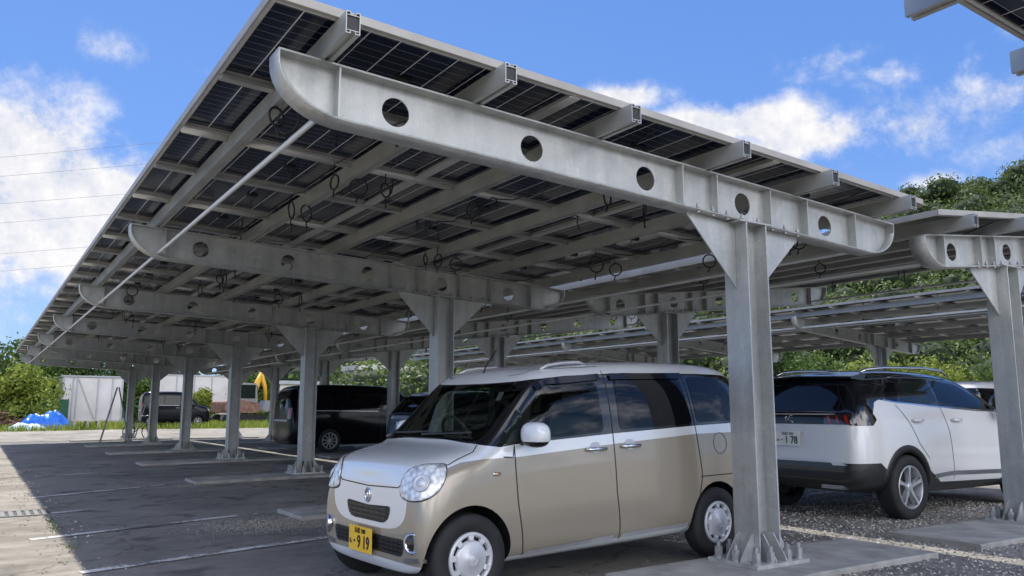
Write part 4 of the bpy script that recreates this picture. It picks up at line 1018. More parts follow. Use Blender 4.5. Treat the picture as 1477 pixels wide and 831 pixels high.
# --- SUV ------------------------------------------------------------------------
def make_suv(label, loc, rz, base, roofc, num, top, kana, group=None, red=False, hs=1.06, plated=True, hatch='suv'):
    T = emp('parked_suv', label, 'SUV', loc, rz, group)
    H = hs
    z = lambda v: v * H
    clad = [(0, .42), (.3, .44), (.42, .46), (1.3, .40), (1.5, .34), (2.85, .36), (3.05, .47), (3.1, .5), (3.9, .50), (4.05, .60), (4.45, .60)]
    clad = [(a, z(b_)) for a, b_ in clad]
    beltc = [(0, 2.1), (1.05, 2.1), (1.15, 1.17), (1.45, 1.13), (2.9, 1.19), (3.55, 1.215), (3.85, 1.25), (3.95, 1.22), (4.05, 1.10), (4.45, 1.10)]
    beltc = [(a, min(2.15, z(b_))) for a, b_ in beltc]
    m_ = paint('suv_paint', base, [(roofc, .1, [('above', beltc)]), ((.013, .013, .014), .5, [('below', clad)])], 4.45, .22, 0 if sum(base) > 1 else .0)
    s_ = [
        (.07, z(.30), (.55, z(.50)), (.54, z(.68)), (.45, z(.80)), z(.84)),
        (.03, z(.24), (.70, z(.48)), (.68, z(.68)), (.58, z(.85)), z(.90)),
        (.20, z(.22), (.87, z(.52)), (.85, z(.78)), (.72, z(.94)), z(.98)),
        (.60, z(.22), (.915, z(.56)), (.90, z(.90)), (.78, z(1.02)), z(1.07)),
        (1.0, z(.22), (.92, z(.60)), (.90, z(1.0)), (.78, z(1.08)), z(1.13)),
        (1.15, z(.22), (.92, z(.62)), (.90, z(1.04)), (.76, z(1.15)), z(1.20)),
        (1.65, z(.22), (.915, z(.64)), (.895, z(1.10)), (.67, z(1.43)), z(1.48)),
        (2.05, z(.22), (.915, z(.64)), (.895, z(1.12)), (.64, z(1.53)), z(1.59)),
        (2.9, z(.22), (.915, z(.66)), (.895, z(1.15)), (.64, z(1.54)), z(1.62)),
        (3.5, z(.23), (.92, z(.68)), (.895, z(1.18)), (.635, z(1.515)), z(1.60)),
        (3.95, z(.26), (.92, z(.68)), (.88, z(1.16)), (.62, z(1.48)), z(1.56)),
        (4.12, z(.30), (.91, z(.68)), (.86, z(1.10)), (.68, z(1.40)), z(1.53), [0, 0, .1, .1, .08, -.06, -.04, -.02]),
        (4.26, z(.30), (.88, z(.66)), (.82, z(1.06)), (.74, z(1.18)), z(1.235), [0, .02, .1, .08, .06, 0, 0, 0]),
        (4.34, z(.32), (.80, z(.64)), (.76, z(1.0)), (.72, z(1.09)), z(1.12), [0, .03, .09, .08, .03, .02, .02, .02]),
        (4.36, z(.36), (.62, z(.62)), (.62, z(.96)), (.58, z(1.05)), z(1.07), [0, .04, .09, .09, .02, .02, .02, .02])]
    SW_F = rounded([(1.42, z(1.155)), (1.96, z(1.44)), (2.56, z(1.49)), (2.68, z(1.19))], .04)
    SW_R = rounded([(2.74, z(1.20)), (2.66, z(1.49)), (3.25, z(1.475)), (3.46, z(1.225))], .04)
    SCR = rounded([(-.68, z(1.2)), (-.58, z(1.47)), (.58, z(1.47)), (.68, z(1.2))], .05)
    c = Car(T, s_, m_, [(.86, .345, .40), (3.535, .345, .40)], .36, 1.84, cabin=[(1.5, 3.3, .62, z(.75), z(1.40)), (1.3, 1.52, .6, z(.95), z(1.17))], sidewin=[SW_F], screen=(SCR, .83, 1.93))
    if red:
        for yy in (-.37, .37): seat(T, 2.2, yy, z(.72), .5, .52)
        wheel_in(T, 1.75, .37, z(1.05))
    for sg in (-1, 1):
        c.patch('front_door_window', SW_F, M['clearglass'], sgn=sg, off=.003)
        c.patch('rear_door_window', SW_R, M['glass'], sgn=sg, off=.003)
        c.patch('rear_quarter_window', rounded([(3.52, z(1.23)), (3.33, z(1.465)), (3.55, z(1.45)), (3.72, z(1.25))], .03), M['privacy'], sgn=sg, off=.003)
        c.line('chrome_window_trim', [(1.3, z(1.125)), (1.85, z(1.135)), (2.9, z(1.185)), (3.6, z(1.225)), (3.78, z(1.25))], .014, M['chrome'], sgn=sg, off=.005)
        c.line('chrome_roof_trim', [(1.4, z(1.23)), (1.9, z(1.46)), (2.4, z(1.525)), (3.2, z(1.52)), (3.5, z(1.475)), (3.62, z(1.40)), (3.85, z(1.44))], .018, M['chrome'], sgn=sg, off=.006)
        mb = MB()
        for pl in ([(1.42, z(1.12)), (1.40, z(.8)), (1.42, z(.36))], [(2.70, z(1.49)), (2.70, z(1.19)), (2.62, z(.9)), (2.58, z(.38))], [(3.60, z(1.2)), (3.42, z(1.0)), (3.28, z(.78)), (3.10, z(.62))]): c.line('door_gap_seal', pl, .008, M['black_plastic'], sgn=sg, off=.0025)
        for hx in (2.44, 3.28):
            h_ = c.cast(hx, z(1.03), 'y', sg); y_ = h_[0].y; hb = MB()
            hb.tube([(hx - .11, y_ + sg * .002, z(1.03)), (hx - .08, y_ + sg * .03, z(1.03)), (hx + .07, y_ + sg * .03, z(1.03)), (hx + .10, y_ + sg * .002, z(1.03))], [.01, .02, .02, .01], 8); hb.build('door_handle', flat('handle_paint', base, .25, coat=1), T)
        c.line('chrome_sill_strip', [(1.36, z(.385)), (1.46, z(.43)), (2.6, z(.45)), (3.0, z(.43))], .05, M['chrome'], sgn=sg, off=.008)
        for ax in (.86, 3.535):
            ar = MB(); prof = []
            for i in range(29):
                a = math.pi * (-.06 + 1.12 * i / 28); prof.append((a,))
            vs = []; n_ = 29
            for (a,) in prof:
                for rr, oy_ in ((.395, -.03), (.395, .006), (.455, .012), (.475, .002)):
                    px_, pz_ = ax + rr * math.cos(a), .345 + rr * math.sin(a)
                    h_ = c.cast(px_, max(pz_, z(.30)), 'y', sg); yy = (h_[0].y if h_[0] is not None else sg * .9)
                    if rr < .43:
                        h2 = c.cast(ax + .46 * math.cos(a), max(.345 + .46 * math.sin(a), z(.30)), 'y', sg); yy = h2[0].y if h2[0] is not None else yy
                    vs.append((px_, yy + sg * (oy_ if oy_ > 0 else oy_), pz_))
            ar.add(vs, [(i * 4 + j, i * 4 + 4 + j, i * 4 + 5 + j, i * 4 + 1 + j) for i in range(n_ - 1) for j in range(3)], 0, True); ar.build('wheel_arch_trim', M['black_plastic'], T)
            wheel(T, ax, sg * (.92 - .105), .355, .355, .225, sg, 5, .235)
        # rear lamp cluster
        c.patch('tail_light', rounded([(sg * .45, z(.99)), (sg * .45, z(1.09)), (sg * .83, z(1.10)), (sg * .80, z(.99))], .015), M['smoke_lens'], 'x', 1, off=.006, step=.03)
        tl = c.patch('tail_light', rounded([(4.05, z(1.10)), (4.02, z(1.04)), (4.10, z(.98)), (4.36, z(.98)), (4.36, z(1.10))], .015), M['smoke_lens'], sgn=sg, off=.006, step=.03)
        for q in range(3):
            c.patch('tail_light_claw', [(sg * (.52 + .1 * q), z(1.0)), (sg * (.49 + .1 * q), z(1.08)), (sg * (.52 + .1 * q), z(1.08)), (sg * (.55 + .1 * q), z(1.0))], M['red_lens'], 'x', 1, off=.01, step=.03)
        c.patch('rear_reflector', rounded([(sg * .58, z(.575)), (sg * .56, z(.60)), (sg * .68, z(.605)), (sg * .75, z(.578))], .008), M['hubwhite'], 'x', 1, off=.01, step=.03)
        ra = MB(); ra.tube([(2.05, sg * .60, z(1.54)), (2.15, sg * .60, z(1.60)), (2.6, sg * .60, z(1.625)), (3.4, sg * .60, z(1.61)), (3.75, sg * .59, z(1.58)), (3.85, sg * .585, z(1.545))], [.012, .018, .018, .018, .018, .012], 8); ra.build('roof_rail', M['chrome'], T)
        mi = MB(); bm = bmesh.new(); bmesh.ops.create_icosphere(bm, subdivisions=2, radius=1); mi.add([(v.co.x * .08, v.co.y * .13, v.co.z * .085) for v in bm.verts], [tuple(v.index for v in f.verts) for f in bm.faces], 0, True); bm.free()
        mi.build('side_mirror', M['blackgloss'], T, (1.5, sg * 1.02, z(1.13)))
        ex = MB(); ex.box(4.36, 4.44, min(sg * .42, sg * .70), max(sg * .42, sg * .70), z(.335), z(.375)); ex.build('exhaust_trim', M['chrome'], T)
    c.patch('rear_window', rounded([(-.66, z(1.13)), (-.58, z(1.40)), (.58, z(1.40)), (.66, z(1.13))], .05), M['privacy'], 'x', 1, off=.004, step=.06)
    c.patch('light_band', rounded([(-.46, z(.99)), (-.46, z(1.09)), (.46, z(1.09)), (.46, z(.99))], .01), M['blackgloss'], 'x', 1, off=.005, step=.05)
    c.line('bumper_chrome_strip', [(-.66, z(.615)), (0, z(.615)), (.5, z(.615))], .016, M['hubwhite'], 'x', 1, off=.01)
    sp_ = MB(); vs = []
    for yy in (-.62, -.4, 0, .4, .62):
        h_ = 4.16 - .10 * (yy / .62) ** 2
        vs += [(h_ - .28, yy, z(1.555) - .02 * abs(yy)), (h_ + .03, yy, z(1.515) - .03 * abs(yy)), (h_ + .02, yy, z(1.49) - .03 * abs(yy)), (h_ - .22, yy, z(1.47) - .02 * abs(yy))]
    sp_.add(vs, [(i * 4 + j, i * 4 + (j + 1) % 4, i * 4 + 4 + (j + 1) % 4, i * 4 + 4 + j) for i in range(4) for j in range(4)] + [(0, 1, 2, 3), (19, 18, 17, 16)], 0, False); sp_.build('spoiler', M['blackgloss'], T)
    c.patch('windscreen', SCR, M['clearglass'], 'x', -1, off=.004, step=.08)
    for sg in (-1, 1): c.patch('headlight', rounded([(sg * .5, z(.74)), (sg * .5, z(.80)), (sg * .80, z(.84)), (sg * .80, z(.74))], .01), M['lamp'], 'x', -1, off=.005, step=.03)
    if plated:
        h_ = c.cast(0, z(.84), 'x', 1); c.patch('plate_recess', rounded([(-.30, z(.74)), (-.26, z(.935)), (.26, z(.935)), (.30, z(.74))], .04), flat('recess_paint', tuple(q * .96 for q in base), .3, coat=1), 'x', 1, off=.003, step=.05)
        # plate faces +x here: reads towards +y
        p = plate(T, (h_[0].x + .035, 0, z(.835)), R(90), M['white_plate'], M['ink_green'], top, kana, num)
    if hatch == 'suv':
        h_ = c.cast(0, z(1.045), 'x', 1); e = MB(); b0 = h_[0] + Vector((.012, 0, 0))
        e.tube([b0 + Vector((0, a, b_)) for a, b_ in ((-.05, -.035), (-.02, -.01), (-.005, .02), (.015, .045), (.035, .035))], .006, 6)
        e.tube([b0 + Vector((0, a, b_)) for a, b_ in ((-.02, -.01), (.02, -.02), (.045, -.04))], .006, 6); e.tube([b0 + Vector((0, a, b_)) for a, b_ in ((-.005, .02), (.03, .01), (.05, .015))], .005, 6); e.tube([b0 + Vector((0, a, b_)) for a, b_ in ((-.05, -.035), (-.055, .0), (-.045, .03))], .005, 6); e.build('emblem', M['chrome'], T)
        h_ = c.cast(-.0 + .48, z(.93), 'x', 1); text('lettering', 'GT', .05, M['chrome'], T, (h_[0].x + .006, .52, z(.925)), (R(90), 0, R(90)))
    if red:
        h_ = c.cast(.80, z(.47), 'x', 1)
        r_b = MB(); b0 = Vector((4.34, .70, z(.46)))
        for i in range(9):
            a = i * .7; r_b.tube([b0, b0 + Vector((.05, .05 * math.cos(a), .05 * math.sin(a))), b0 + Vector((.05, .085 * math.cos(a + .4), .08 * math.sin(a + .4)))], [.014, .018, .006], 6)
        r_b.build('red_ribbon', M['red'], T)
    return T
suv = make_suv('white SUV with black roof and five-spoke wheels seen from behind, beside the nearest post', (7.42, 1.88, -.05), R(180), (.66, .665, .66), (.008, .009, .012), '· 1 78', '浜松 330', 'の', red=True)
suv.scale = (1.035,) * 3
# the SUV faces away (+X): its left side is now nearest to us, so the ribbon hangs at its near rear corner
bsuv = make_suv('black SUV with a white plate, parked between the large black van and the beige van', (7.55, 13.3, -.05), R(181), (.008, .008, .01), (.006, .006, .007), '· 2 15', '浜松 300', 'さ', hatch='none', hs=1.04)

# --- large black people carrier, black kei van ----------------------------------------
def make_minivan(label, loc, rz, Lk=1., Hk=1., Wk=1., style=10, group=None, cat='van', nm='parked_van', col=(.006, .006, .009)):
    T = emp(nm, label, cat, loc, rz, group)
    x = lambda v: v * Lk
    z = lambda v: v * Hk
    y = lambda v: v * Wk
    m_ = paint('black_van_paint', col, [((.004, .004, .005), .1, [('above', [(0, 2.15), (x(.9), 2.15), (x(1.0), z(1.2)), (x(1.6), z(1.14)), (x(4.9), z(1.18))]), ('below', [(0, 0), (x(1), z(1.7)), (x(4.9), z(1.74))])])], 5., .16)
    s_ = [(x(.06), z(.3), (y(.6), z(.55)), (y(.58), z(.8)), (y(.5), z(.93)), z(.97)), (x(.03), z(.22), (y(.78), z(.5)), (y(.76), z(.8)), (y(.68), z(.98)), z(1.03)),
          (x(.2), z(.2), (y(.9), z(.55)), (y(.88), z(.88)), (y(.78), z(1.05)), z(1.1)), (x(.7), z(.2), (y(.92), z(.6)), (y(.91), z(1.0)), (y(.8), z(1.14)), z(1.19)),
          (x(.95), z(.2), (y(.925), z(.6)), (y(.91), z(1.05)), (y(.79), z(1.22)), z(1.27)), (x(1.45), z(.2), (y(.925), z(.62)), (y(.91), z(1.1)), (y(.76), z(1.68)), z(1.74)),
          (x(1.75), z(.2), (y(.925), z(.62)), (y(.91), z(1.12)), (y(.77), z(1.84)), z(1.9)), (x(2.6), z(.2), (y(.925), z(.62)), (y(.91), z(1.15)), (y(.78), z(1.88)), z(1.95)),
          (x(4.3), z(.2), (y(.925), z(.62)), (y(.91), z(1.15)), (y(.78), z(1.86)), z(1.93)), (x(4.7), z(.22), (y(.92), z(.62)), (y(.90), z(1.13)), (y(.75), z(1.82)), z(1.88)),
          (x(4.85), z(.26), (y(.88), z(.62)), (y(.84), z(1.1)), (y(.7), z(1.62)), z(1.7)), (x(4.9), z(.32), (y(.78), z(.62)), (y(.74), z(1.05)), (y(.62), z(1.4)), z(1.46))]
    wr = .345 if Lk > .8 else .285
    fxw, rxw = x(.9), x(3.75) if Lk > .8 else x(4.25)
    c = Car(T, s_, m_, [(fxw, wr + .01, wr + .05), (rxw, wr + .01, wr + .05)], wr, 1.85 * Wk)
    for sg in (-1, 1):
        c.patch('front_side_window', rounded([(x(1.2), z(1.2)), (x(1.52), z(1.62)), (x(2.15), z(1.68)), (x(2.15), z(1.2))], .05), M['glass'], sgn=sg, off=.003, step=.08)
        c.patch('sliding_door_window', rounded([(x(2.25), z(1.21)), (x(2.25), z(1.68)), (x(3.3), z(1.68)), (x(3.35), z(1.22))], .05), M['privacy'], sgn=sg, off=.003, step=.08)
        c.patch('rear_side_window', rounded([(x(3.42), z(1.23)), (x(3.4), z(1.68)), (x(4.45), z(1.66)), (x(4.6), z(1.23))], .05), M['privacy'], sgn=sg, off=.003, step=.08)
        mb = MB()
        for pl in ([(x(2.2), z(1.75)), (x(2.2), z(.3))], [(x(3.38), z(1.75)), (x(3.4), z(1.1)), (x(3.3), z(.9))], [(x(1.15), z(1.15)), (x(1.1), z(.35))]): c.line('door_gap_seal', pl, .008, M['black_plastic'], sgn=sg, off=.0025)
        c.line('chrome_rail', [(x(2.3), z(1.16)), (x(4.5), z(1.18))], .02, M['silver'], sgn=sg, off=.004)
        for hx in (2.05, 2.4):
            h_ = c.cast(x(hx), z(1.02), 'y', sg); hb = MB(); hb.tube([h_[0] + Vector((-.1, 0, 0)), h_[0] + Vector((-.08, sg * .025, 0)), h_[0] + Vector((.08, sg * .025, 0)), h_[0] + Vector((.1, 0, 0))], .014, 6); hb.build('door_handle', M['silver'], T)
        for ax in (fxw, rxw): wheel(T, ax, sg * (y(.92) - .10), wr, wr, .2, sg, style, wr * .68)
        c.patch('tail_light', rounded([(sg * y(.62), z(.95)), (sg * y(.66), z(1.25)), (sg * y(.80), z(1.25)), (sg * y(.82), z(.95))], .02), M['red_lens'], 'x', 1, off=.006, step=.04)
        c.patch('headlight', rounded([(sg * y(.45), z(.8)), (sg * y(.45), z(.95)), (sg * y(.80), z(.98)), (sg * y(.80), z(.82))], .02), M['lamp'], 'x', -1, off=.006, step=.04)
        mi = MB(); bm = bmesh.new(); bmesh.ops.create_icosphere(bm, subdivisions=2, radius=1); mi.add([(v.co.x * .08, v.co.y * .12, v.co.z * .1) for v in bm.verts], [tuple(v.index for v in f.verts) for f in bm.faces], 0, True); bm.free(); mi.build('side_mirror', M['blackgloss'], T, (x(1.25), sg * y(1.03), z(1.18)))
    c.patch('rear_window', rounded([(-.6 * Wk, z(1.25)), (-.56 * Wk, z(1.6)), (.56 * Wk, z(1.6)), (.6 * Wk, z(1.25))], .05), M['privacy'], 'x', 1, off=.004, step=.08)
    c.patch('windscreen', rounded([(-.7 * Wk, z(1.3)), (-.62 * Wk, z(1.72)), (.62 * Wk, z(1.72)), (.7 * Wk, z(1.3))], .05), M['glass'], 'x', -1, off=.004, step=.08)
    c.line('chrome_tail_strip', [(-.6 * Wk, z(.9)), (0, z(.9)), (.6 * Wk, z(.9))], .05, M['silver'], 'x', 1, off=.006)
    return T
make_minivan('large black people carrier with multi-spoke wheels behind the third post', (7.25, 19.28, -.05), R(180), 1.04, 1.03)
make_minivan('small black van on the pale far road in front of the white wall', (6.05, 44.9, gz(5, 44.5) + .004), R(180), .74, 1.02, .82, style=8, cat='van')
emk = bpy.data.objects[[o.name for o in bpy.data.objects if o.get('label', '').startswith('small black van')][0]]
emk.rotation_euler.z = 0; emk.location = (2.25, 44.9, gz(3, 44.5) + .004)
emk.rotation_euler.z = R(180); emk.location.x = 5.95

make_minivan('white people carrier beyond the white SUV, its roof showing beside the right-hand post', (18.0, 5.6, -.05), R(180), 1., 1., col=(.7, .7, .69))
far_suv = [(14.2, 12.0, 'pale car roof seen just left of the white SUV'), (13.9, 17.2, 'grey car parked under the distant canopy')]
for i, (fx, fy, lb) in enumerate(far_suv):
    c = copy_tree(suv); c.location = (fx + 4.4, fy, -.05); c['label'] = lb; c['group'] = 'cars under the distant canopy'

# ------------------------------------------------------------------ foliage
def leafmat(name, c1, c2, c3):
    m, nt, b = newmat(name)
    g = N(nt, 'ShaderNodeNewGeometry'); n = noise(nt, .55, 4, .6, vec=g.outputs['Position'])
    a = N(nt, 'ShaderNodeMath', operation='MULTIPLY_ADD'); L(nt, g.outputs['Random Per Island'], a.inputs[0]); a.inputs[1].default_value = .45; L(nt, n.outputs['Fac'], a.inputs[2])
    r = ramp(nt, a.outputs[0], [(.35, c1), (.7, c2), (1., c3)]); L(nt, r.outputs[0], b.inputs['Base Color']); b.inputs['Roughness'].default_value = .6; b.inputs['Specular IOR Level'].default_value = .25
    tr = N(nt, 'ShaderNodeBsdfTranslucent'); L(nt, r.outputs[0], tr.inputs[0]); mx = N(nt, 'ShaderNodeMixShader'); mx.inputs[0].default_value = .3
    L(nt, b.outputs[0], mx.inputs[1]); L(nt, tr.outputs[0], mx.inputs[2]); L(nt, mx.outputs[0], nt.nodes['Material Output'].inputs[0])
    return m
M['leaf_dark'] = leafmat('dark_evergreen_leaves', (.02, .045, .012), (.045, .085, .02), (.09, .14, .035))
M['leaf_mid'] = leafmat('broadleaf_leaves', (.035, .075, .014), (.075, .13, .025), (.15, .22, .05))
M['leaf_light'] = leafmat('yellow_green_leaves', (.09, .14, .02), (.2, .26, .04), (.34, .38, .08))
M['leaf_wood'] = leafmat('hillside_leaves', (.025, .05, .014), (.075, .12, .028), (.19, .24, .07))
M['bark'] = mat_noise('bark', (.06, .045, .03), (.14, .11, .08), 5, .9, bump=.5)
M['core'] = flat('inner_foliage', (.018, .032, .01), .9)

def leaves_arrays(rg, centers, radii, counts, size):
    V_ = []
    for c, r, n in zip(centers, radii, counts):
        d = rg.normal(size=(n, 3)); d /= np.linalg.norm(d, axis=1)[:, None]; rad = rg.uniform(.62, 1.08, n) ** .6
        p = np.array(c) + d * rad[:, None] * np.array(r)
        nn = d + rg.normal(0, .55, (n, 3)); nn /= np.linalg.norm(nn, axis=1)[:, None]
        a = np.cross(nn, rg.normal(size=(n, 3))); a /= np.linalg.norm(a, axis=1)[:, None]; b_ = np.cross(nn, a)
        s = size * rg.uniform(.6, 1.35, n)[:, None]
        V_.append(np.stack([p + a * s, p + b_ * s * .55 + nn * s * .15, p - a * s, p - b_ * s * .55 + nn * s * .15], 1))
    return np.concatenate(V_).reshape(-1, 3)
def mesh_quads(name, V_, mat, parent=None):
    me = bpy.data.meshes.new(name); n = len(V_) // 4
    me.vertices.add(len(V_)); me.vertices.foreach_set('co', V_.astype(np.float32).ravel())
    me.loops.add(n * 4); me.loops.foreach_set('vertex_index', np.arange(n * 4, dtype=np.int32))
    me.polygons.add(n); me.polygons.foreach_set('loop_start', np.arange(0, n * 4, 4, dtype=np.int32))
    try: me.polygons.foreach_set('loop_total', np.full(n, 4, dtype=np.int32))
    except Exception: pass
    me.materials.append(mat); me.update(calc_edges=True); me.validate()
    o = bpy.data.objects.new(name, me); COL.objects.link(o)
    if parent: o.parent = parent
    return o
def tree(label, x, y, h, w_, mat, kind='tree', seed=1, leaf=.12, n=5000, group=None, trunk=True, base=None, blobs=16):
    rg = np.random.default_rng(seed); z0 = gz(x, y) if base is None else base
    nm = {'tree': 'broadleaf_tree', 'bush': 'bush'}[kind]
    T = emp(nm, label, kind, (x, y, z0), 0, group)
    cs, rs = [], []
    for i in range(blobs):
        a = rg.uniform(0, 6.28); q = rg.uniform(.0, 1) ** .6; zz = rg.uniform(.28 if kind == 'tree' else .12, .88)
        prof = math.sin(math.pi * min(1, (zz + .12) / 1.08)) ** .6
        cs.append((w_ / 2 * .72 * q * prof * math.cos(a), w_ / 2 * .72 * q * prof * math.sin(a), h * zz)); rr = w_ * rg.uniform(.13, .24); rs.append((rr, rr, rr * rg.uniform(.65, .95)))
    cnt = [int(n / blobs)] * blobs
    V_ = leaves_arrays(rg, cs, rs, cnt, leaf)
    # stray sprays for a broken outline
    V2 = leaves_arrays(rg, [(c[0] * 1.15, c[1] * 1.15, c[2] + .3 * r[2]) for c, r in zip(cs, rs)], [tuple(q * 1.35 for q in r) for r in rs], [int(n / blobs * .12)] * blobs, leaf * .9)
    mesh_quads('crown', np.concatenate([V_, V2]), M[mat], T)
    mb = MB(); tr = h * .022 + .04
    mb.tube([(0, 0, -.1), (.05 * w_ * .2, 0, h * .25), (0, .03, h * .5), (.02, 0, h * .8)], [tr * 1.3, tr, tr * .7, tr * .25], 8)
    for c in cs[:8]:
        mb.tube([(0, 0, h * .22), (c[0] * .5, c[1] * .5, h * .22 + (c[2] - h * .22) * .6), c], [tr * .5, tr * .3, tr * .1], 5)
    mb.build('trunk', M['bark'], T)
    return T
TR = [
 (3.6, 53, 2.9, 2.6, 'leaf_mid', 'bush', 'green bush in the gap between the white shed and the pale wall'),
 (6.9, 50.5, 2.2, 1.9, 'leaf_light', 'bush', 'small pale bush in front of the long pale wall'),
 (11.6, 55, 3.6, 3.4, 'leaf_mid', 'bush', 'bush just right of the pale wall, behind the excavator'),
 (14.5, 57, 4.6, 4.0, 'leaf_dark', 'tree', 'dark tree right behind the excavator arm'),
 # left of the shed
 (-3.4, 47, 3.4, 4.2, 'leaf_light', 'bush', 'bright yellow-green bush at the far left edge'),
 (-5.6, 52, 5.6, 5.0, 'leaf_mid', 'tree', 'tall feathery tree at the far left edge of the photo'),
 (-2.6, 55, 5.4, 5.2, 'leaf_mid', 'tree', 'loose grey-green tree between the left bushes and the white shed'),
 (-3.0, 50.5, 3.4, 3.0, 'leaf_light', 'bush', 'pale bush standing just left of the white shed'),
 (.2, 57, 5.6, 5.0, 'leaf_dark', 'tree', 'dark tree directly behind the left end of the white shed'),
 (3.6, 58, 5.2, 4.6, 'leaf_dark', 'tree', 'dark tree behind the right end of the white shed'),
 (-9.5, 50, 5.5, 5., 'leaf_mid', 'tree', 'tree outside the left edge'),
 (7.6, 62, 4.6, 4.4, 'leaf_mid', 'tree', 'green tree rising over the white wall behind the small black van'),
 (12.3, 60, 5.6, 5.0, 'leaf_dark', 'tree', 'dark tree above the yellow excavator'),
 (16.5, 61, 5.8, 5.2, 'leaf_mid', 'tree', 'tree between the excavator and the large black van'),
 (20.5, 62, 6.6, 6.2, 'leaf_dark', 'tree', 'broad dark tree above the large black van'),
 (25.5, 60, 7., 6.2, 'leaf_mid', 'tree', 'rounded tree above the black SUV'),
 (25.2, 50, 5.0, 4.2, 'leaf_light', 'bush', 'bright bush above the black SUV'),
 (31, 58, 8., 7., 'leaf_dark', 'tree', 'dark tree left of the beige van roof'),
 # right, beyond the canopies
 (33, 31, 3.9, 4.4, 'leaf_light', 'bush', 'bright green bush over the roof of the beige van'),
 (34.5, 25, 4.2, 4.8, 'leaf_mid', 'bush', 'dense bush right of the nearest post'),
 (34, 20.5, 3.8, 4.6, 'leaf_light', 'bush', 'yellow-green bush above the tailgate of the white SUV'),
 (33.5, 17, 3.9, 4.2, 'leaf_light', 'bush', 'second yellow-green bush above the white SUV roof'),
 (34.5, 13.5, 4.2, 5., 'leaf_mid', 'bush', 'mid-green bush behind the front half of the white SUV'),
 (33, 9.5, 3.6, 4.2, 'leaf_mid', 'bush', 'round clipped bush near the right-hand post'),
 (36, 5.5, 4.6, 5., 'leaf_dark', 'bush', 'dark bush behind the right-hand post'),
 (37, 29, 5.5, 5.5, 'leaf_dark', 'tree', 'dark tree beyond the bright bush over the beige van'),
]
for i, (x, y, h, w_, mt, kd, lb) in enumerate(TR):
    tree(lb, x, y, h, w_, mt, kd, seed=20 + i, leaf=.12 if y > 40 else .095, n=6500 if kd == 'tree' else 6000, group='trees and bushes round the car park', blobs=20)

# wooded hill
EL = [(-20, 1.5), (15, 2.), (24, 2.6), (31.4, 5.0), (38, 7.4), (46, 9.8), (54, 10.8), (58, 12.2), (60.8, 13.3), (63.6, 14.2), (66.5, 14.5), (72, 16), (85, 17), (110, 14)]
def hill_h(az, r):
    el = lerp(EL, az) ; top = math.tan(R(el)) * 118 + 1.2 - 4.2
    t = max(0, min(1, (r - 52) / 66)); s = t * t * (3 - 2 * t) if t < 1 else 1
    e = .6 * math.sin(az * .35) + .5 * math.sin(az * .8 + r * .09)
    return top * (s * .55 + t * .45) + e * t * 1.4 - .2
mb = MB(); azs = [i * 2 for i in range(-10, 56)]; rs_ = [50, 56, 62, 70, 78, 88, 98, 108, 118, 130, 150, 190]; vs = []
for a in azs:
    for r in rs_: vs.append((CAM.x + r * math.sin(R(a)), CAM.y + r * math.cos(R(a)), hill_h(a, min(r, 118)) * (1 if r <= 118 else max(.2, 1 - (r - 118) / 90))))
k = len(rs_)
mb.add(vs, [(i * k + j, i * k + j + 1, (i + 1) * k + j + 1, (i + 1) * k + j) for i in range(len(azs) - 1) for j in range(k - 1)], 0, True)
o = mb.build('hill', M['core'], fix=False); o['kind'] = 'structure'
rg = np.random.default_rng(99); cs, rs2, cn = [], [], []
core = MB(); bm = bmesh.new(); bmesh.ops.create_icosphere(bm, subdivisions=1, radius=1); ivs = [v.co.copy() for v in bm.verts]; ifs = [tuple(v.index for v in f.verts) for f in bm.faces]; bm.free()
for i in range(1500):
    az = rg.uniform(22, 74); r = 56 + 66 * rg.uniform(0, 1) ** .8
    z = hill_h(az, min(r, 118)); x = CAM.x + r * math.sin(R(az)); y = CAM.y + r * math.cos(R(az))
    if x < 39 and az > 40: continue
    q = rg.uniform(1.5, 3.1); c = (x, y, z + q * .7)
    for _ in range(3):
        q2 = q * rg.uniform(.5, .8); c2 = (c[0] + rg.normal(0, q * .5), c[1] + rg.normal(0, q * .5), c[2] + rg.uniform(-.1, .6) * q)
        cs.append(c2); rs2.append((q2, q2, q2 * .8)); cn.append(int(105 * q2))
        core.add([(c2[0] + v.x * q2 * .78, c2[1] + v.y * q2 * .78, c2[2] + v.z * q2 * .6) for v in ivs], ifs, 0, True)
V_ = leaves_arrays(rg, cs, rs2, cn, .2)
wo = mesh_quads('hillside_wood', V_, M['leaf_wood']); wo['kind'] = 'stuff'
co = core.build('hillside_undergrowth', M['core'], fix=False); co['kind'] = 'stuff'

# verge grass, left of and beyond the far road
def grass(name, x0, x1, y0, y1, n, h, mat):
    rg = np.random.default_rng(5); x = rg.uniform(x0, x1, n); y = rg.uniform(y0, y1, n)
    z = np.array([gz(a, b_) for a, b_ in zip(x, y)]); hh = h * rg.uniform(.3, 1.2, n); a = rg.uniform(0, 6.28, n); w_ = .025
    P = np.stack([x, y, z], 1); d = np.stack([np.cos(a), np.sin(a), np.zeros(n)], 1) * w_; t = P + np.stack([rg.normal(0, .05, n), rg.normal(0, .05, n), hh], 1)
    V_ = np.stack([P - d, P + d, t + d * .3, t - d * .3], 1).reshape(-1, 3); o = mesh_quads(name, V_, M[mat]); o['kind'] = 'stuff'
grass('verge_grass', -18, 30, 42.0, 48, 26000, .28, 'leaf_light')

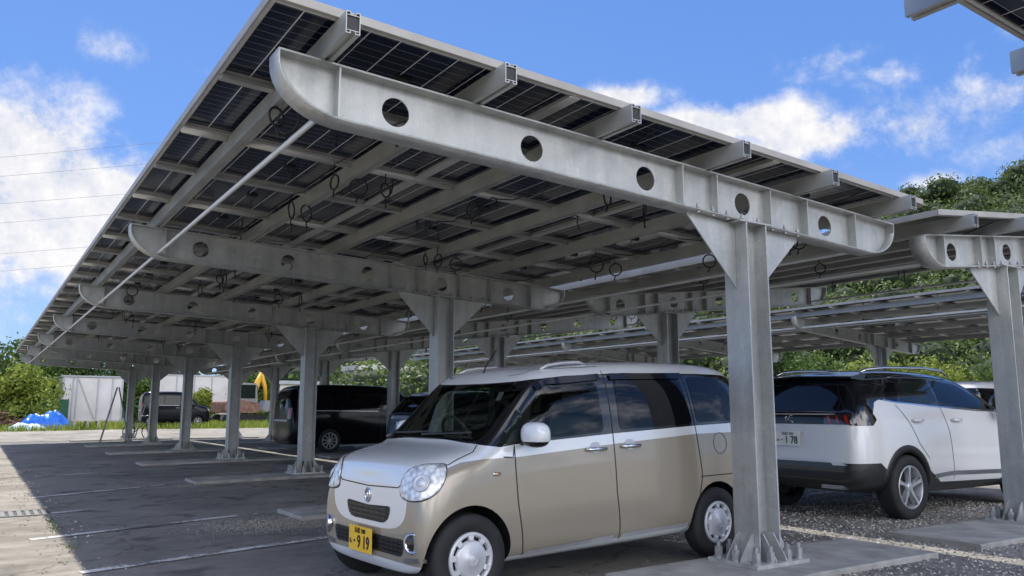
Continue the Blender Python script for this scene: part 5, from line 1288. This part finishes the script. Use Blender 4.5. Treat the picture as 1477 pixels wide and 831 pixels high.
# ------------------------------------------------------------------ far things
M['panelwhite'] = mat_noise('site_panel_white', (.58, .55, .54), (.68, .65, .64), 1.2, .6)
M['shedside'] = mat_noise('corrugated_grey', (.35, .37, .4), (.45, .47, .5), 1.5, .5)
M['tarp'] = mat_noise('blue_tarpaulin', (.01, .1, .55), (.03, .22, .8), 3, .35, bump=.6, bscale=5)
M['tarp_pale'] = mat_noise('pale_sheet', (.35, .5, .5), (.55, .65, .62), 3, .5)
M['wood'] = mat_noise('grey_timber', (.3, .27, .2), (.5, .47, .38), 4, .8)
M['rust'] = mat_noise('rusty_scrap', (.14, .06, .04), (.3, .18, .13), 4, .8)
M['yellow'] = flat('machine_yellow', (.72, .40, .03), .45)
M['tankbrown'] = flat('brown_tank', (.42, .17, .09), .6)
M['greennet'] = mat_noise('green_mesh', (.02, .10, .06), (.05, .17, .1), 2, .8)
M['cream'] = mat_noise('cream_cladding', (.55, .53, .46), (.66, .64, .56), 1.5, .7)
M['steelpole'] = mat_noise('ladder_steel', (.22, .22, .22), (.32, .32, .31), 4, .5, .3)

zb = .3
S = emp('site_shed', 'white panelled site shed with diagonal brace, left of the last posts', 'shed', (0, 0, 0))
mb = MB(); mb.box(-1.15, 2.1, 50, 53, zb - .2, 3.08); mb.build('wall', M['panelwhite'], S)
mb = MB(); mb.box(-1.25, 2.2, 49.9, 53.1, 3.083, 3.17); mb.build('roof', M['shedside'], S)
mb = MB()
for i in range(12): mb.box(-1.19, -1.153, 50.05 + i * .25, 50.17 + i * .25, zb, 3.07)
mb.build('corrugated_side', M['shedside'], S)
for x_ in (-1.1, -.62, -.4, .72, 1.5, 2.06):
    mb = MB(); mb.box(x_ - .035, x_ + .035, 49.93, 49.997, zb, 3.07); mb.build('post', M['shedside'], S)
mb = MB(); mb.bar((-.33, 49.955, 2.95), (.62, 49.955, .6), .05, .06, up=(0, 1, 0)); mb.build('brace', M['shedside'], S)

Wl = emp('boundary_wall', 'long pale site wall behind the small black van', 'wall', (0, 0, 0))
mb = MB(); mb.box(5.0, 10.0, 56, 56.25, 0, 3.5); mb.build('wall', M['panelwhite'], Wl)
mb = MB(); mb.box(4.9, 10.1, 55.95, 56.3, 3.503, 3.6); mb.build('coping', M['shedside'], Wl)
for i in range(5):
    mb = MB(); mb.box(5.1 + i * 1.18, 5.16 + i * 1.18, 55.93, 55.997, .2, 3.49); mb.build('post', M['shedside'], Wl)
B1 = emp('low_building', 'low cream building right of the yellow excavator', 'building', (0, 0, 0))
mb = MB(); mb.box(13.0, 19.5, 54, 60, 0, 3.0); mb.build('wall', M['cream'], B1); mb = MB(); mb.box(12.8, 19.7, 53.8, 60.2, 3.003, 3.25); mb.build('roof', M['shedside'], B1)
for i in range(3): mb = MB(); mb.box(13.6 + i * 2, 14.6 + i * 2, 53.95, 53.997, 1.1, 2.2); mb.build('window', M['glass'], B1)
B2 = emp('flat_roofed_building', 'cream flat-roofed building showing above the large black van', 'building', (0, 0, 0))
mb = MB(); mb.box(17.5, 25.0, 50, 53, 0, 4.0); mb.build('wall', M['cream'], B2); mb = MB(); mb.box(17.3, 25.2, 49.8, 53.2, 4.003, 4.35); mb.build('roof', M['cream'], B2)
for i in range(4): mb = MB(); mb.box(18.2 + i * 1.7, 19.2 + i * 1.7, 49.95, 49.997, 1.6, 2.8); mb.build('window', M['glass'], B2)

# green net fence
t = emp('net_fence', 'green mesh fence behind the blue tarpaulin', 'fence', (-2.2, 48.5, gz(-2, 48.5)))
mb = MB(); mb.box(-1.4, 1.3, -.01, .01, .0, 1.5); mb.build('net', M['greennet'], t)
for x_ in (-1.4, -.05, 1.3): mb = MB(); mb.cyl((x_, .03, -.1), (x_, .03, 1.55), .03, 8); mb.build('post', M['steelpole'], t)
# tarpaulin heap
def heap(name, label, cat, x, y, lx, ly, h, mat, seed, group=None):
    rg = random.Random(seed); mb = MB(); n = 36; mm = 16; vs = []
    ph = [rg.uniform(0, 6) for _ in range(6)]
    for j in range(mm + 1):
        for i in range(n + 1):
            a = i / n * 2 - 1; b_ = j / mm * 2 - 1; e = max(0, 1 - abs(a) ** 3.2) * max(0, 1 - abs(b_) ** 3)
            z = h * e * (.86 + .10 * math.sin(4 * a + ph[0]) + .07 * math.sin(9 * a + 4 * b_ + ph[1]) + .04 * math.sin(19 * a - 6 * b_ + ph[2])) + rg.uniform(-.02, .02) * h
            vs.append((a * lx / 2 + rg.uniform(-.03, .03), b_ * ly / 2, max(z, -.05) if e > 0 else -.05))
    mb.add(vs, [(j * (n + 1) + i, j * (n + 1) + i + 1, (j + 1) * (n + 1) + i + 1, (j + 1) * (n + 1) + i) for j in range(mm) for i in range(n)], 0, True)
    o = mb.build(name, M[mat], loc=(x, y, gz(x, y)), fix=False); tag(o, label, cat, group)
heap('tarpaulin', 'bright blue tarpaulin thrown over a heap left of the white shed', 'tarpaulin', -2.25, 44.6, 2.5, 1.6, .95, 'tarp', 2)
heap('plastic_sheet', 'pale greenish plastic sheet bundled at the foot of the blue tarpaulin', 'plastic sheet', -3.1, 43.4, 1.8, .9, .38, 'tarp_pale', 5)
t = emp('scrap_pile', 'tangled pile of rusty brown scrap at the left edge', 'scrap pile', (-4.3, 45.2, gz(-4, 45))); rg_ = random.Random(4); mb = MB()
for i in range(150):
    a = rg_.uniform(0, 3.14); l = rg_.uniform(.3, .9); c = Vector((rg_.uniform(-1.1, 1.0), rg_.uniform(-.6, .6), 0)); c.z = rg_.uniform(0, .95) * (1 - abs(c.x) / 1.6); d = Vector((math.cos(a) * l / 2, math.sin(a) * l / 2, rg_.uniform(-.15, .15)))
    mb.bar(c - d, c + d, rg_.uniform(.03, .09), rg_.uniform(.02, .06))
mb.build('scrap_metal', M['rust'], t)
t = emp('pallet', 'weathered timber pallet stack in the grass before the white shed', 'pallet', (-.5, 43.2, gz(-.5, 43.2)))
mb = MB()
for i in range(5): mb.box(-.65, .65, -.5 + i * .22, -.38 + i * .22, .42, .45)
mb.build('deck', M['wood'], t); mb = MB()
for x_ in (-.6, 0, .5): mb.box(x_, x_ + .12, -.5, .5, .0, .417)
mb.build('runner', M['wood'], t)

# ladders by the last post, bicycle
def ladder(label, loc, rz, h, sp_):
    t = emp('step_ladder', label, 'ladder', loc, rz, 'step ladders by the last post')
    for sg in (-1, 1):
        mb = MB()
        for xx in (-.24, .24): mb.bar((xx * 1.2, sg * sp_, 0), (xx * .7, sg * .03, h), .05, .03)
        mb.build('rail', M['steelpole'], t); mb = MB()
        for i in range(1, 8):
            f = i / 8; mb.bar((-.24 * (1.2 - .5 * f), sg * (sp_ + (.03 - sp_) * f), h * f), (.24 * (1.2 - .5 * f), sg * (sp_ + (.03 - sp_) * f), h * f), .05, .025)
        mb.build('rung', M['steelpole'], t)
ladder('aluminium step ladder leaning towards the left of the last post', (-.75, 30.5, gz(-.75, 31)), R(80), 2.1, .5)
ladder('second step ladder standing right of the last post', (.75, 33.1, gz(0, 33.1)), R(70), 1.7, .45)
t = emp('bicycle', 'bicycle leaning behind the last post', 'bicycle', (.45, 32.9, gz(.5, 33)), R(35))
for x_ in (-.5, .5):
    mb = MB(); mb.tube([(x_ + .3 * math.cos(a), 0, .31 + .3 * math.sin(a)) for a in [i * math.pi / 12 for i in range(24)]], .02, 6, closed=True)
    for i in range(8): a = i * math.pi / 4; mb.tube([(x_, 0, .31), (x_ + .3 * math.cos(a), 0, .31 + .3 * math.sin(a))], .004, 4)
    mb.build('wheel', M['tyre'], t)
mb = MB()
for a, c in (((-.5, .31), (-.18, .31)), ((-.18, .31), (-.25, .75)), ((-.5, .31), (-.25, .72)), ((-.25, .7), (.3, .78)), ((-.18, .31), (.32, .68)), ((.28, .95), (.5, .31))): mb.tube([(a[0], 0, a[1]), (c[0], 0, c[1])], .016, 6)
mb.build('bicycle_frame', M['blackgloss'], t); mb = MB(); mb.tube([(.28, -.25, 1.0), (.3, 0, .96), (.28, .25, 1.0)], .014, 6); mb.build('handlebar', M['chrome'], t)
mb = MB(); mb.box(-.36, -.12, -.06, .06, .78, .83); mb.build('saddle', M['black_plastic'], t)

# excavator
t = emp('excavator', 'small yellow excavator with raised arm standing on the grass beyond the road', 'excavator', (8.6, 48.3, gz(9, 48)), R(15))
for yy in (-.8, .8):
    mb = MB(); mb.plate(rounded([(-1.3, .0), (1.3, .0), (1.45, .35), (1.2, .6), (-1.2, .6), (-1.45, .35)], .15), [], lambda a, c, e, yy=yy: (a, yy + e, c), .4); mb.build('track', M['tyre'], t)
mb = MB(); mb.box(-.9, .9, -.55, .55, .25, .6); mb.build('undercarriage', M['shedside'], t)
mb = MB(); mb.plate(rounded([(-1.4, .7), (1.0, .7), (1.0, 1.3), (-.2, 1.5), (-1.4, 1.4)], .12), [], lambda a, c, e: (a, e, c), 1.7); mb.build('engine_house', M['rust'], t)
mb = MB(); mb.plate(rounded([(-.5, 1.45), (.85, 1.3), (.75, 2.55), (-.4, 2.6)], .1), [], lambda a, c, e: (a, -.4 + e, c), .85); mb.build('cab', M['steelpole'], t)
mb = MB(); mb.box(-.35, .65, -.84, -.83, 1.6, 2.45); mb.box(.86, .87, -.75, -.1, 1.5, 2.4); mb.build('cab_window', M['glass'], t)
mb = MB(); mb.tube([(.9, .3, 1.1), (1.3, .3, 2.3), (1.7, .3, 3.25)], [.2, .24, .14], 8); mb.build('boom', M['yellow'], t)
mb = MB(); mb.tube([(1.65, .3, 3.3), (2.0, .3, 2.4), (2.1, .3, 1.5)], [.15, .14, .1], 8); mb.build('arm', M['yellow'], t)
mb = MB(); mb.tube([(1.2, .3, 1.3), (1.5, .3, 2.6)], .06, 8); mb.build('hydraulic_ram', M['chrome'], t)
mb = MB(); mb.plate([(1.9, 1.5), (2.3, 1.5), (2.4, 1.0), (2.1, .75), (1.7, .95)], [], lambda a, c, e: (a, .3 + e, c), .6); mb.build('bucket', M['bolt'], t)
# brown tank
t = emp('water_tank', 'brown box-shaped tank beside the road right of the excavator', 'tank', (11.4, 45.6, gz(11, 45.6)))
mb = MB(); mb.plate(rounded([(-.62, .12), (.62, .12), (.62, 1.35), (-.62, 1.35)], .12), [], lambda a, c, e: (a, e, c), 1.0); mb.build('tank_body', M['tankbrown'], t)
mb = MB(); mb.box(-.6, .6, -.45, .45, 0, .117); mb.build('skid', M['steelpole'], t); mb = MB(); mb.cyl((0, 0, 1.35), (0, 0, 1.42), .2, 16); mb.build('lid', M['black_plastic'], t)

# power lines high on the left and over the hill
def ppt(px, py, dist): return CAM + pdir(px, py) * dist
wl_ = [(238, 214), (262, 246), (298, 290), (327, 316), (372, 360), (396, 386)]
for i, (yl, yr) in enumerate(wl_):
    p0 = ppt(-500, yl + 30, 170); p1 = ppt(640, yr - 50, 120); n = 24; sag = .5
    pts_ = [p0 + (p1 - p0) * k_ / n + Vector((0, 0, -sag * 4 * (k_ / n) * (1 - k_ / n))) for k_ in range(n + 1)]
    mb = MB(); mb.tube(pts_, .022, 4); o = mb.build('power_line', M['steelpole'], fix=False)
    tag(o, '%s of the six overhead power lines crossing the left sky' % ['highest', 'second highest', 'third highest', 'third lowest', 'second lowest', 'lowest'][i], 'power line', 'overhead power lines')
